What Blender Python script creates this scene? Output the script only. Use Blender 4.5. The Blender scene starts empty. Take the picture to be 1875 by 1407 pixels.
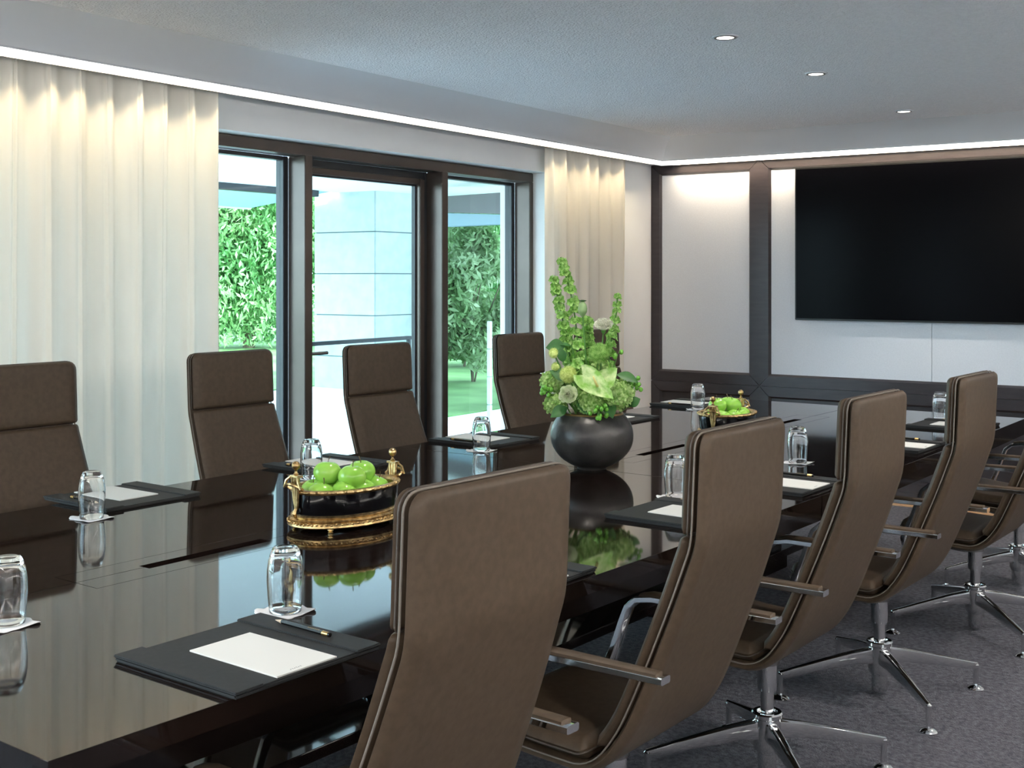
import bpy, bmesh, math, random
import numpy as np
from mathutils import Vector, Matrix
random.seed(7)
rng = np.random.default_rng(7)
sc = bpy.context.scene
C = sc.collection
PI = math.pi

# ------------------------------------------------------------------ camera
cd = bpy.data.cameras.new('camera'); cam = bpy.data.objects.new('camera', cd); C.objects.link(cam)
cam.location = (0, 0, 1.42)
cam.rotation_euler = (PI/2, 0, math.radians(34.24))
cd.sensor_width = 36; cd.sensor_fit = 'HORIZONTAL'; cd.lens = 2203/1875*36
cd.shift_y = -(703.5-508)/1875
cd.clip_start = 0.05; cd.clip_end = 300
sc.camera = cam
sc.view_settings.view_transform = 'Standard'; sc.view_settings.look = 'None'
sc.view_settings.gamma = 1; sc.view_settings.exposure = 0.55
sc.view_settings.use_curve_mapping = False

# ------------------------------------------------------------------ light
w = bpy.data.worlds.new('daylight'); sc.world = w; w.use_nodes = True
bg = w.node_tree.nodes['Background']
bg.inputs[0].default_value = (0.66, 0.84, 1.0, 1); bg.inputs[1].default_value = 8.0

def light(kind, name, loc, energy, color=(1, 1, 1), rot=(0, 0, 0), **kw):
    l = bpy.data.lights.new(name, kind); l.energy = energy; l.color = color
    for k, v in kw.items(): setattr(l, k, v)
    o = bpy.data.objects.new(name, l); o.location = loc; o.rotation_euler = rot; C.objects.link(o)
    return o
s = light('SUN', 'sun', (0, 0, 30), 9, (1, .98, .93), angle=math.radians(2))
s.rotation_euler = Vector((-0.40, 0.80, -0.75)).to_track_quat('-Z', 'Y').to_euler()
WARM = (1.0, .84, .62)
# cove strip light shining down along the curtain wall and the back wall
light('AREA', 'curtain_cove_light', (-3.985, 2.65, 2.228), 15, (1, .80, .50), (0, math.radians(7), 0), shape='RECTANGLE', size=.02, size_y=10.0, spread=math.radians(62))
light('AREA', 'back_cove_light', (-1.1, 7.79, 2.228), 26, (1, .78, .55), (math.radians(14), 0, 0), shape='RECTANGLE', size=5.6, size_y=.02, spread=math.radians(135))
# added fill strips to brighten the unseen half of the room, then downlights
light('AREA', 'right_fill_light', (1.72, 2.6, 2.30), 140, (1, .91, .82), (0, math.radians(-35), 0), shape='RECTANGLE', size=.05, size_y=9.0)
light('AREA', 'rear_fill_light', (-1.2, -2.3, 2.30), 70, (1, .93, .86), (math.radians(35), 0, 0), shape='RECTANGLE', size=5, size_y=.05)
for (x, y) in [(-2.03, 4.5), (-2.03, 5.55), (-2.05, 7.1), (-2.03, 3.0), (-2.03, 1.2), (-.2, .3), (-.2, 1.9), (-.2, 3.5), (-.2, 5.1), (-.2, 6.7)]:  # first three are the visible fittings; the rest are unseen, added to brighten
    light('SPOT', 'downlight_lamp', (x, y, 2.375), 52 if x > -1 else 36, (1, .92, .83), (0, 0, 0), spot_size=math.radians(85), spot_blend=.6, shadow_soft_size=.03)

# ------------------------------------------------------------------ table frame
TH = math.radians(3.0)
O = Vector((-2.27, 2.4, 0)); PX = Vector((math.cos(TH), -math.sin(TH), 0)); AX = Vector((math.sin(TH), math.cos(TH), 0))
TT = 0.74
def W(x, y, z=TT): return O + PX*x + AX*y + Vector((0, 0, z))

# ------------------------------------------------------------------ materials
def mat(name, col=(.8, .8, .8), rough=.5, metal=0, **kw):
    m = bpy.data.materials.new(name); m.use_nodes = True
    b = m.node_tree.nodes['Principled BSDF']
    b.inputs['Base Color'].default_value = (*col, 1); b.inputs['Roughness'].default_value = rough; b.inputs['Metallic'].default_value = metal
    for k, v in kw.items():
        b.inputs[k.replace('_', ' ')].default_value = v
    return m
def noise_mat(name, c1, c2, scale=20, rough=.5, metal=0, bump=0, bscale=None, stretch=(1, 1, 1), detail=4, dist=.01, lo=.35, hi=.65, **kw):
    m = mat(name, c1, rough, metal, **kw); nt = m.node_tree; b = nt.nodes['Principled BSDF']
    tc = nt.nodes.new('ShaderNodeTexCoord'); mp = nt.nodes.new('ShaderNodeMapping'); mp.inputs['Scale'].default_value = stretch
    n = nt.nodes.new('ShaderNodeTexNoise'); n.inputs['Scale'].default_value = scale; n.inputs['Detail'].default_value = detail
    r = nt.nodes.new('ShaderNodeValToRGB'); r.color_ramp.elements[0].color = (*c1, 1); r.color_ramp.elements[1].color = (*c2, 1)
    r.color_ramp.elements[0].position = lo; r.color_ramp.elements[1].position = hi
    L = nt.links.new
    L(tc.outputs['Object'], mp.inputs[0]); L(mp.outputs[0], n.inputs['Vector']); L(n.outputs['Fac'], r.inputs[0]); L(r.outputs[0], b.inputs['Base Color'])
    if bump:
        n2 = nt.nodes.new('ShaderNodeTexNoise'); n2.inputs['Scale'].default_value = bscale or scale; n2.inputs['Detail'].default_value = 3
        L(mp.outputs[0], n2.inputs['Vector'])
        bp = nt.nodes.new('ShaderNodeBump'); bp.inputs['Strength'].default_value = bump; bp.inputs['Distance'].default_value = dist
        L(n2.outputs['Fac'], bp.inputs['Height']); L(bp.outputs[0], b.inputs['Normal'])
    return m
def emit(name, col, st):
    m = bpy.data.materials.new(name); m.use_nodes = True; nt = m.node_tree; nt.nodes.clear()
    e = nt.nodes.new('ShaderNodeEmission'); e.inputs[0].default_value = (*col, 1); e.inputs[1].default_value = st
    o = nt.nodes.new('ShaderNodeOutputMaterial'); nt.links.new(e.outputs[0], o.inputs[0]); return m
def pane_mat(name, tint):
    m = bpy.data.materials.new(name); m.use_nodes = True; nt = m.node_tree; nt.nodes.clear()
    t = nt.nodes.new('ShaderNodeBsdfTransparent'); t.inputs[0].default_value = (*tint, 1)
    g = nt.nodes.new('ShaderNodeBsdfGlossy'); g.inputs['Roughness'].default_value = .01
    f = nt.nodes.new('ShaderNodeFresnel'); f.inputs[0].default_value = 1.25
    mx = nt.nodes.new('ShaderNodeMixShader'); o = nt.nodes.new('ShaderNodeOutputMaterial'); L = nt.links.new
    # the back faces of the thin pane do not reflect (no refraction is traced inside it)
    ge = nt.nodes.new('ShaderNodeNewGeometry'); sb = nt.nodes.new('ShaderNodeMath'); sb.operation = 'SUBTRACT'; sb.inputs[0].default_value = 1; sb.use_clamp = True
    ml = nt.nodes.new('ShaderNodeMath'); ml.operation = 'MULTIPLY'
    L(ge.outputs['Backfacing'], sb.inputs[1]); L(f.outputs[0], ml.inputs[0]); L(sb.outputs[0], ml.inputs[1])
    L(ml.outputs[0], mx.inputs[0]); L(t.outputs[0], mx.inputs[1]); L(g.outputs[0], mx.inputs[2]); L(mx.outputs[0], o.inputs[0]); return m
def cloth_mat(name, col, trans):
    m = bpy.data.materials.new(name); m.use_nodes = True; nt = m.node_tree; nt.nodes.clear()
    tc = nt.nodes.new('ShaderNodeTexCoord'); n = nt.nodes.new('ShaderNodeTexNoise'); n.inputs['Scale'].default_value = 500
    mp = nt.nodes.new('ShaderNodeMapping'); mp.inputs['Scale'].default_value = (1, 1, .5)
    bp = nt.nodes.new('ShaderNodeBump'); bp.inputs['Strength'].default_value = .15; bp.inputs['Distance'].default_value = .001
    d = nt.nodes.new('ShaderNodeBsdfDiffuse'); d.inputs[0].default_value = (*col, 1)
    t = nt.nodes.new('ShaderNodeBsdfTranslucent'); t.inputs[0].default_value = (*col, 1)
    mx = nt.nodes.new('ShaderNodeMixShader'); mx.inputs[0].default_value = trans; o = nt.nodes.new('ShaderNodeOutputMaterial'); L = nt.links.new
    L(tc.outputs['Object'], mp.inputs[0]); L(mp.outputs[0], n.inputs['Vector']); L(n.outputs['Fac'], bp.inputs['Height']); L(bp.outputs[0], d.inputs['Normal'])
    L(d.outputs[0], mx.inputs[1]); L(t.outputs[0], mx.inputs[2]); L(mx.outputs[0], o.inputs[0]); return m
def leaf_mat(name, c1, c2, trans=.35, scale=3):
    m = noise_mat(name, c1, c2, scale, .5)
    nt = m.node_tree; b = nt.nodes['Principled BSDF']; ramp = [n for n in nt.nodes if n.type == 'VALTORGB'][0]
    t = nt.nodes.new('ShaderNodeBsdfTranslucent'); mx = nt.nodes.new('ShaderNodeMixShader'); mx.inputs[0].default_value = trans
    o = nt.nodes['Material Output']; L = nt.links.new
    L(ramp.outputs[0], t.inputs[0]); L(b.outputs[0], mx.inputs[1]); L(t.outputs[0], mx.inputs[2]); L(mx.outputs[0], o.inputs[0]); return m

M = {}
M['lacquer'] = noise_mat('dark_lacquer', (.006, .004, .0035), (.013, .0075, .006), 3, .045, stretch=(14, .5, 1), detail=8, IOR=1.4)
M['lacquer_side'] = noise_mat('dark_lacquer_edge', (.003, .002, .002), (.006, .004, .004), 3, .16, stretch=(1, .5, 14), Specular_IOR_Level=.25)
M['groove'] = mat('groove_black', (.002, .002, .002), .6)
M['leather'] = noise_mat('taupe_leather', (.062, .042, .026), (.077, .053, .034), 60, .52, bump=.12, bscale=700, dist=.0006, Specular_IOR_Level=.3)
M['leather_edge'] = noise_mat('taupe_leather_edge', (.06, .046, .036), (.075, .058, .045), 60, .5, bump=.1, bscale=700, dist=.0006)
M['piping'] = mat('grey_piping', (.17, .145, .12), .55)
M['chrome'] = mat('chrome', (.82, .82, .82), .08, 1)
M['steel'] = mat('satin_steel', (.34, .33, .32), .25, 1)
M['blackplastic'] = mat('black_plastic', (.01, .01, .01), .35)
M['glass'] = mat('clear_glass', (1, 1, 1), .0, 0, IOR=1.47, Transmission_Weight=1.0)
M['white_paper'] = mat('white_paper', (.80, .80, .76), .7)
M['coaster'] = mat('coaster_paper', (.85, .86, .88), .7)
M['print'] = mat('grey_print', (.28, .29, .31), .7)
M['goldprint'] = mat('gold_print', (.55, .40, .18), .4, .6)
M['desk_leather'] = noise_mat('charcoal_leather', (.022, .024, .025), (.028, .029, .030), 80, .6, bump=.15, bscale=600, dist=.0006, Specular_IOR_Level=.25)
M['pencil'] = mat('pencil_black', (.008, .008, .008), .22)
M['wood_tip'] = mat('pencil_wood', (.62, .50, .36), .6)
M['brass'] = mat('brass', (.62, .40, .16), .3, 1)
M['bronze'] = noise_mat('gilt_bronze', (.30, .19, .08), (.72, .52, .25), 70, .34, 1, bump=.3, bscale=160, dist=.002)
M['bowl_black'] = mat('bowl_black_lacquer', (.003, .003, .004), .09)
M['bowl_inner'] = mat('bowl_gilt_lining', (.50, .40, .16), .35, .9)
M['apple'] = noise_mat('green_apple', (.22, .52, .055), (.36, .64, .12), 9, .22, stretch=(1, 1, .6))
M['stemwood'] = mat('stem_brown', (.12, .08, .04), .7)
M['vase'] = noise_mat('hammered_metal', (.014, .014, .015), (.075, .072, .068), 9, .36, .35, bump=.35, bscale=28, dist=.006)
M['vase_in'] = mat('vase_rim_bronze', (.20, .13, .05), .35, .9)
M['ceiling'] = noise_mat('ceiling_plaster', (.82, .84, .90), (.88, .90, .96), 60, .9, bump=1.0, bscale=110, dist=.014)
M['cove'] = mat('cove_paint', (.58, .62, .68), .75)
M['wall'] = noise_mat('wall_paint', (.76, .78, .80), (.79, .81, .83), 3, .85)
M['fabric_wall'] = noise_mat('wall_fabric', (.66, .70, .76), (.70, .74, .80), 120, .85, bump=.08, bscale=400, dist=.001)
M['frame_wood'] = noise_mat('dark_bronze_wood', (.034, .029, .033), (.044, .037, .041), 8, .33, .2, stretch=(1, 1, 6))
M['alu'] = noise_mat('bronze_aluminium', (.085, .068, .060), (.10, .080, .070), 5, .3, .6)
M['alu_dark'] = mat('dark_gasket', (.012, .016, .022), .35)
M['carpet'] = noise_mat('carpet', (.056, .058, .074), (.130, .130, .155), 55, .95, bump=1.0, bscale=170, dist=.012, detail=6)
M['oak'] = noise_mat('oak_floor', (.42, .25, .13), (.52, .33, .18), 4, .35, stretch=(1, 12, 1))
M['led'] = emit('led_diffuser', (1, .955, .87), 2.6)
M['lamp'] = emit('lamp_lens', (1, .97, .9), 3)
M['pane'] = pane_mat('window_glass', (.91, .97, .96))
M['pane_rail'] = pane_mat('rail_glass', (.93, .99, .97))
M['curtain'] = cloth_mat('curtain_sheer', (.80, .765, .69), .12)
M['tv'] = mat('tv_screen', (.002, .002, .003), .2, IOR=1.12)
M['tvb'] = mat('tv_bezel', (.02, .02, .02), .35, .5)
M['stone'] = noise_mat('pale_stone', (.36, .42, .42), (.42, .48, .48), 6, .8)
M['joint'] = mat('stone_joint', (.12, .18, .19), .9)
M['terrace'] = noise_mat('terrace_paving', (.70, .71, .74), (.76, .77, .80), 3, .8)
M['soffit'] = mat('soffit_white', (.80, .83, .85), .8)
M['awning'] = cloth_mat('awning_cloth', (.36, .47, .54), .4)
M['beam'] = mat('canopy_beam', (.09, .075, .085), .6)
M['darkrail'] = mat('dark_rail', (.03, .035, .04), .4, .5)
M['grass'] = noise_mat('lawn', (.07, .17, .045), (.15, .30, .10), 1.2, .9)
M['bark'] = noise_mat('bark', (.07, .06, .04), (.14, .12, .08), 8, .9)
M['leafA'] = leaf_mat('willow_leaves', (.06, .22, .06), (.32, .56, .24), .35, .9)
M['leafB'] = leaf_mat('dense_leaves', (.05, .17, .05), (.24, .46, .19), .3, .7)
M['leafC'] = leaf_mat('pale_leaves', (.15, .30, .10), (.42, .55, .34), .4, 2)
M['bell'] = leaf_mat('bell_green', (.15, .40, .05), (.58, .84, .30), .3, 70)
M['green'] = leaf_mat('stem_green', (.06, .20, .03), (.13, .32, .06), .15, 20)
M['darkleaf'] = leaf_mat('dark_leaf', (.025, .11, .025), (.06, .20, .045), .15, 20)
M['hydr'] = leaf_mat('hydrangea_green', (.20, .42, .07), (.60, .78, .34), .3, 70)
M['cream'] = leaf_mat('cream_petals', (.70, .84, .48), (.90, .95, .74), .3, 60)
M['whitep'] = leaf_mat('white_petals', (.80, .82, .66), (.90, .90, .80), .3, 60)
M['pod'] = noise_mat('pod_green', (.18, .30, .12), (.30, .44, .20), 30, .5)
M['spiky'] = noise_mat('spiky_yellowgreen', (.36, .48, .09), (.66, .76, .28), 120, .6)
M['berry'] = mat('berry_green', (.14, .40, .05), .25)
M['anth'] = leaf_mat('anthurium_green', (.28, .60, .10), (.84, .97, .55), .25, 34)
M['spadix'] = mat('spadix', (.72, .66, .24), .5)

# ------------------------------------------------------------------ helpers
def tag(o, label=None, cat=None, group=None, kind=None):
    if label: o['label'] = label
    if cat: o['category'] = cat
    if group: o['group'] = group
    if kind: o['kind'] = kind
    return o
def mesh(name, v, f, m, smooth=False, parent=None, loc=(0, 0, 0), auto=None):
    me = bpy.data.meshes.new(name); me.from_pydata([tuple(p) for p in v], [], f); me.update()
    for mm in (m if isinstance(m, (list, tuple)) else [m]): me.materials.append(mm)
    if smooth: me.polygons.foreach_set('use_smooth', [True]*len(me.polygons))
    o = bpy.data.objects.new(name, me); C.objects.link(o); o.location = loc
    if parent: o.parent = parent
    if auto is not None: 
        me.polygons.foreach_set('use_smooth', [True]*len(me.polygons)); sharp(me, auto)
    return o
def sharp(me, ang):
    bm = bmesh.new(); bm.from_mesh(me)
    for e in bm.edges:
        if len(e.link_faces) == 2 and e.calc_face_angle(0) > math.radians(ang): e.smooth = False
    bm.to_mesh(me); bm.free()
def empty(name, loc=(0, 0, 0), rz=0, **kw):
    o = bpy.data.objects.new(name, None); C.objects.link(o); o.location = loc; o.rotation_euler = (0, 0, rz); o.empty_display_size = .1
    return tag(o, **kw)
class G:
    """collects geometry"""
    def __init__(s): s.v = []; s.f = []; s.mi = []
    def add(s, v, f, mi=0):
        n = len(s.v); s.v += [Vector(p) for p in v]; s.f += [tuple(i+n for i in q) for q in f]; s.mi += [mi]*len(f)
    def box(s, a, b, mi=0):
        x0, y0, z0 = a; x1, y1, z1 = b
        s.add([(x0, y0, z0), (x1, y0, z0), (x1, y1, z0), (x0, y1, z0), (x0, y0, z1), (x1, y0, z1), (x1, y1, z1), (x0, y1, z1)],
              [(0, 3, 2, 1), (4, 5, 6, 7), (0, 1, 5, 4), (1, 2, 6, 5), (2, 3, 7, 6), (3, 0, 4, 7)], mi)
    def lathe(s, prof, n=24, c=(0, 0, 0), mi=0, sx=1, sy=1, mtx=None):
        v = []; f = []
        for (r, z) in prof:
            for i in range(n):
                a = 2*PI*i/n; p = Vector((c[0]+r*math.cos(a)*sx, c[1]+r*math.sin(a)*sy, c[2]+z))
                v.append(mtx @ p if mtx else p)
        for k in range(len(prof)-1):
            for i in range(n):
                j = (i+1) % n; f.append((k*n+i, k*n+j, (k+1)*n+j, (k+1)*n+i))
        if prof[0][0] > 1e-6: f.append(tuple(range(n))[::-1])
        if prof[-1][0] > 1e-6: f.append(tuple((len(prof)-1)*n+i for i in range(n)))
        s.add(v, f, mi)
    def tube(s, pts, rad, n=8, mi=0, cap=True, prof=None, up=None):
        """sweep circle (or prof list of 2d points scaled) along pts"""
        pts = [Vector(p) for p in pts]; rr = rad if isinstance(rad, (list, tuple)) else [rad]*len(pts)
        t0 = (pts[1]-pts[0]).normalized()
        u = Vector(up) if up else (Vector((0, 0, 1)) if abs(t0.z) < .9 else Vector((1, 0, 0)))
        v = []; f = []; P = prof or [(math.cos(2*PI*i/n), math.sin(2*PI*i/n)) for i in range(n)]; n = len(P)
        for k, p in enumerate(pts):
            if k == 0: t = t0
            elif k == len(pts)-1: t = (pts[k]-pts[k-1]).normalized()
            else: t = ((pts[k+1]-pts[k]).normalized()+(pts[k]-pts[k-1]).normalized()).normalized()
            a = t.cross(u); 
            if a.length < 1e-5: a = t.cross(Vector((0, 1, 0)))
            a.normalize(); b = a.cross(t).normalized()
            if up is None: u = b
            for (c, d) in P: v.append(p+(a*c+b*d)*rr[k])
        for k in range(len(pts)-1):
            for i in range(n):
                j = (i+1) % n; f.append((k*n+i, (k+1)*n+i, (k+1)*n+j, k*n+j))
        if cap: f.append(tuple(range(n))); f.append(tuple((len(pts)-1)*n+i for i in range(n))[::-1])
        s.add(v, f, mi)
    def sphere(s, c, r, n=12, m=8, sc_=(1, 1, 1), mi=0, mtx=None):
        prof = [(math.sin(PI*k/m)*r, -math.cos(PI*k/m)*r*sc_[2]) for k in range(m+1)]
        prof[0] = (1e-7, prof[0][1]); prof[-1] = (1e-7, prof[-1][1])
        s.lathe(prof, n, c, mi, sc_[0], sc_[1], mtx)
    def obj(s, name, m, parent=None, loc=(0, 0, 0), auto=None, smooth=False, bevel=0, recalc=True):
        o = mesh(name, s.v, s.f, m, smooth, parent, loc)
        me = o.data
        if len(s.mi) and max(s.mi) > 0: me.polygons.foreach_set('material_index', s.mi)
        if recalc or bevel:
            bm = bmesh.new(); bm.from_mesh(me)
            bmesh.ops.recalc_face_normals(bm, faces=bm.faces)
            if bevel: bmesh.ops.bevel(bm, geom=[e for e in bm.edges if len(e.link_faces) == 2 and e.calc_face_angle(0) > .5], offset=bevel, segments=2, affect='EDGES', clamp_overlap=True)
            bm.to_mesh(me); bm.free()
        if bevel and auto is None: auto = 40
        if auto is not None:
            me.polygons.foreach_set('use_smooth', [True]*len(me.polygons)); sharp(me, auto)
        return o
def boxo(name, a, b, m, parent=None, bevel=0, **kw):
    g = G(); g.box(a, b); return tag(g.obj(name, m, parent, bevel=bevel), **kw)
def kids(o): return list(o.children)
def copy_tree(o, loc=None, rz=None, **kw):
    def rec(a, par):
        c = a.copy(); C.objects.link(c); c.parent = par
        for ch in list(a.children): rec(ch, c)
        return c
    r = rec(o, None)
    if loc is not None: r.location = loc
    if rz is not None: r.rotation_euler = (0, 0, rz)
    return tag(r, **kw)
def struct(o): o['kind'] = 'structure'; return o

# ================================================================== SETTING
XL, YB, XR, YF = -4.116, 7.9, 1.8, -2.5       # wall faces
ZC = 2.393
YB0 = 7.52
g = G(); g.box((XL-.5, YF-.2, -.12), (XR+.2, YB0, 0)); struct(g.obj('floor', M['carpet']))
# oak border between the carpet and the panelled wall, board by board
oak = struct(boxo('trim_1', (XL-.3, YB0, -.12), (XR+.2, YB+.1, -.004), M['groove']))
g = G(); g.box((0, 0, 0), (.60, .088, .008)); pl = g.obj('plank', M['oak'], oak, bevel=.001)
first = True
for r in range(4):
    x = XL-.28 + (r % 2)*.3
    while x < XR+.1:
        o = pl if first else pl.copy()
        if not first: C.objects.link(o); o.parent = oak
        first = False; o.location = (x, YB0+.003+r*.0925, -.004); x += .603
# left wall with the opening, extended unseen toward the front for more daylight
g = G(); WT = .36
g.box((XL-WT, YF-.2, -.1), (XL, -2.0, 2.75)); g.box((XL-WT, -2.0, 2.086), (XL, 6.44, 2.75)); g.box((XL-WT, 6.44, -.1), (XL, YB+.2, 2.75))
struct(g.obj('wall_left', M['wall']))
g = G(); g.box((XL, YB, -.1), (XR+.2, YB+.2, 2.75)); wb = struct(g.obj('wall_back', M['wall']))
g = G(); g.box((XR, YF-.2, -.1), (XR+.2, YB, 2.75)); struct(g.obj('wall_right', M['wall']))
g = G(); g.box((XL, YF-.2, -.1), (XR, YF, 2.75)); struct(g.obj('wall_front', M['wall']))
# ceiling
CX, CY = -3.777, 7.50
holes = [(-2.023, 4.503), (-2.028, 5.553), (-2.062, 7.098)]
g = G(); g.box((CX, YF, ZC), (XR, CY, ZC+.05)); g.box((XL-WT, YF-.2, 2.55), (XR+.2, YB+.2, 2.76))
struct(g.obj('ceiling', M['ceiling'], recalc=False))
# cove moulding: profile swept along left and back wall with a mitre at the corner
prof = []
for k in range(9):
    t = k/8; bow = .020*math.sin(PI*t)
    prof.append((t*.178+bow*.55, -t*.130+bow*.8-.0))
prof += [(.183, -.134), (.183, -.126), (.1865, -.126), (.1865, -.140), (.192, -.140), (.192, -.02), (.0, .04)]
def swept(prof, y0, x1, name, m):
    v = []; n = len(prof); f = []
    for (o_, z) in prof: v.append((CX-o_, y0, ZC+z))
    for (o_, z) in prof: v.append((CX-o_, CY+o_*1.31, ZC+z))
    for (o_, z) in prof: v.append((x1, CY+o_*1.31, ZC+z))
    for s_ in range(2):
        for i in range(n):
            j = (i+1) % n; f.append((s_*n+i, s_*n+j, (s_+1)*n+j, (s_+1)*n+i))
    o = mesh(name, v, f, m, auto=25)
    bm = bmesh.new(); bm.from_mesh(o.data); bmesh.ops.recalc_face_normals(bm, faces=bm.faces); bm.to_mesh(o.data); bm.free()
    return struct(o)
swept(prof, YF, XR, 'trim_2', M['cove'])
swept([(.192, -.135), (.192, -.1575), (.216, -.1575), (.216, -.135)], YF, XR, 'trim_3', M['led'])
bpy.data.objects['trim_3'].name = 'trim_3'
swept([(.217, -.125), (.217, -.168), (.221, -.168), (.221, -.125)], YF, XR, 'trim_4', M['cove'])
# curtain track above the slot
boxo('trim_5', (-4.075, YF, 2.262), (-4.035, CY+.2, 2.28), M['cove'], kind='structure')

# ---- window wall
FX = -4.22; FD = -4.335
wf = empty('trim_6', (0, 0, 0), kind='structure')
def fr(name, y0, y1, z0, z1, x0=FX, x1=FD, m='alu', parent=None, bevel=.003):
    return boxo(name, (x1, y0, z0), (x0, y1, z1), M[m], parent, bevel=bevel)
fr('head_rail', -2.0, 6.452, 2.027, 2.083, parent=wf)
fr('sill_rail', -2.0, 6.452, 0.0, .06, parent=wf)
fr('mullion', 4.37, 4.425, .06, 2.027, parent=wf)
fr('mullion', 5.488, 5.545, .06, 2.027, parent=wf)
fr('jamb', 6.40, 6.452, .06, 2.027, parent=wf)
fr('jamb', -2.0, -1.94, .06, 2.027, parent=wf)
fr('mullion', 1.3, 1.355, .06, 2.027, parent=wf)
fr('mullion', -.3, -.245, .06, 2.027, parent=wf)
fr('mullion', 2.85, 2.905, .06, 2.027, parent=wf)
# reveal strip between wall face and frame
boxo('trim_7', (XL-.2, 6.452, 0), (XL-.001, 6.458, 2.09), M['wall'], kind='structure')
def fixed(name, y0, y1):
    e = empty(name, kind='structure')
    g = G(); t = .034
    for a in ((y0, y0+t, .06, 2.027), (y1-t, y1, .06, 2.027), (y0+t, y1-t, .06, .06+t), (y0+t, y1-t, 2.027-.02, 2.027)):
        g.box((FD-.055, a[0], a[2]), (FD, a[1], a[3]))
    g.obj('window_frame', M['alu_dark'], e, bevel=.003)
    g = G(); yy = y1-t-.006
    g.box((FD-.03, y0+t, .1), (FD-.018, y1-t, 2.005)); g.obj('pane', M['pane'], e)
    return e
fixed('window_1', 2.905, 4.37); fixed('window_2', 5.545, 6.40); fixed('window_3', 1.355, 2.85); fixed('added_window_4', -.245, 1.3); fixed('added_window_5', -1.94, -.3)  # the last two are unseen, added to let in more daylight
d = empty('door_1', kind='structure')
g = G()
for a in ((4.425, 4.455, .06, 2.027), (5.458, 5.488, .06, 2.027), (4.455, 5.458, 1.987, 2.027)): g.box((-4.40, a[0], a[2]), (-4.33, a[1], a[3]))
g.obj('door_frame', M['alu_dark'], d, bevel=.003)
g = G()
for a in ((4.455, 4.50, .07, 1.985), (5.412, 5.456, .07, 1.985), (4.50, 5.412, 1.953, 1.985), (4.50, 5.412, .07, .16)): g.box((-4.385, a[0], a[2]), (-4.322, a[1], a[3]))
g.obj('door_leaf', M['alu'], d, bevel=.004)
g = G()
for a in ((4.50, 4.512, .16, 1.953), (5.40, 5.412, .16, 1.953), (4.512, 5.40, 1.944, 1.953)): g.box((-4.375, a[0], a[2]), (-4.350, a[1], a[3]))
g.obj('gasket', M['alu_dark'], d)
g = G(); g.box((-4.37, 4.512, .16), (-4.358, 5.40, 1.944)); g.obj('pane', M['pane'], d)
g = G(); g.tube([(-4.322, 4.478, 1.03), (-4.285, 4.478, 1.03), (-4.285, 4.60, 1.03)], .009, 10); g.lathe([(.02, 0), (.02, .006)], 16, (0, 0, 0), mtx=Matrix.Translation((-4.322, 4.478, 1.03)) @ Matrix.Rotation(PI/2, 4, 'Y'))
g.obj('door_handle', M['steel'], d, auto=40)

# ---- back wall panelling
PF = YB-.045     # face of frames
pan = empty('trim_8', kind='structure')
def bevelled_frame(x0, x1, z0, z1, wl, wr, wb_, wt, name='panel_frame'):
    """mitred frame, four members, each with a sloped inner lip"""
    ox = [x0, x1]; 
    o = [(x0, z0), (x1, z0), (x1, z1), (x0, z1)]; i = [(x0+wl, z0+wb_), (x1-wr, z0+wb_), (x1-wr, z1-wt), (x0+wl, z1-wt)]
    lip = .014; ii = [(i[0][0]+lip, i[0][1]+lip), (i[1][0]-lip, i[1][1]+lip), (i[2][0]-lip, i[2][1]-lip), (i[3][0]+lip, i[3][1]-lip)]
    e = .0022
    for k in range(4):
        j = (k+1) % 4; a, b, c, d_ = Vector(o[k]), Vector(o[j]), Vector(i[j]), Vector(i[k]); l1, l2 = Vector(ii[j]), Vector(ii[k])
        t = (b-a).normalized()*e
        a, b, c, d_ = a+t, b-t, c-t, d_+t
        v = [(a.x, PF, a.y), (b.x, PF, b.y), (c.x, PF, c.y), (d_.x, PF, d_.y), (l1.x, PF+.022, l1.y), (l2.x, PF+.022, l2.y),
             (a.x, YB+.01, a.y), (b.x, YB+.01, b.y), (l1.x, YB+.01, l1.y), (l2.x, YB+.01, l2.y)]
        f = [(0, 1, 2, 3), (3, 2, 4, 5), (0, 6, 7, 1), (5, 4, 8, 9), (6, 9, 8, 7), (0, 3, 5, 9, 6), (1, 7, 8, 4, 2)]
        mo = mesh(name, v, f, M['frame_wood'], parent=pan)
        bm = bmesh.new(); bm.from_mesh(mo.data); bmesh.ops.recalc_face_normals(bm, faces=bm.faces); bm.to_mesh(mo.data); bm.free()
xs = [-4.114, -3.274, -.50, .34, 1.78]
for k in range(4):
    x0, x1 = xs[k], xs[k+1]
    bevelled_frame(x0, x1, .668, 2.238, .066, .070, .070, .064)
    bevelled_frame(x0, x1, .03, .666, .066, .070, .06, .068, 'dado_frame')
    # fabric field and dado field
    if k == 1:
        for (a, b) in ((x0+.06, -2.113), (-2.110, -.905+.0), (-.902, x1-.06)):
            boxo('fabric_panel', (a, YB-.024, .73), (b, YB+.005, 2.18), M['fabric_wall'], pan)
    else: boxo('fabric_panel', (x0+.06, YB-.024, .73), (x1-.06, YB+.005, 2.18), M['fabric_wall'], pan)
    boxo('dado_panel', (x0+.06, YB-.020, .08), (x1-.06, YB+.005, .61), M['frame_wood'], pan)
boxo('baseboard_back', (XL, YB-.05, 0), (XR, YB, .03), M['frame_wood'], kind='structure')

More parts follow.
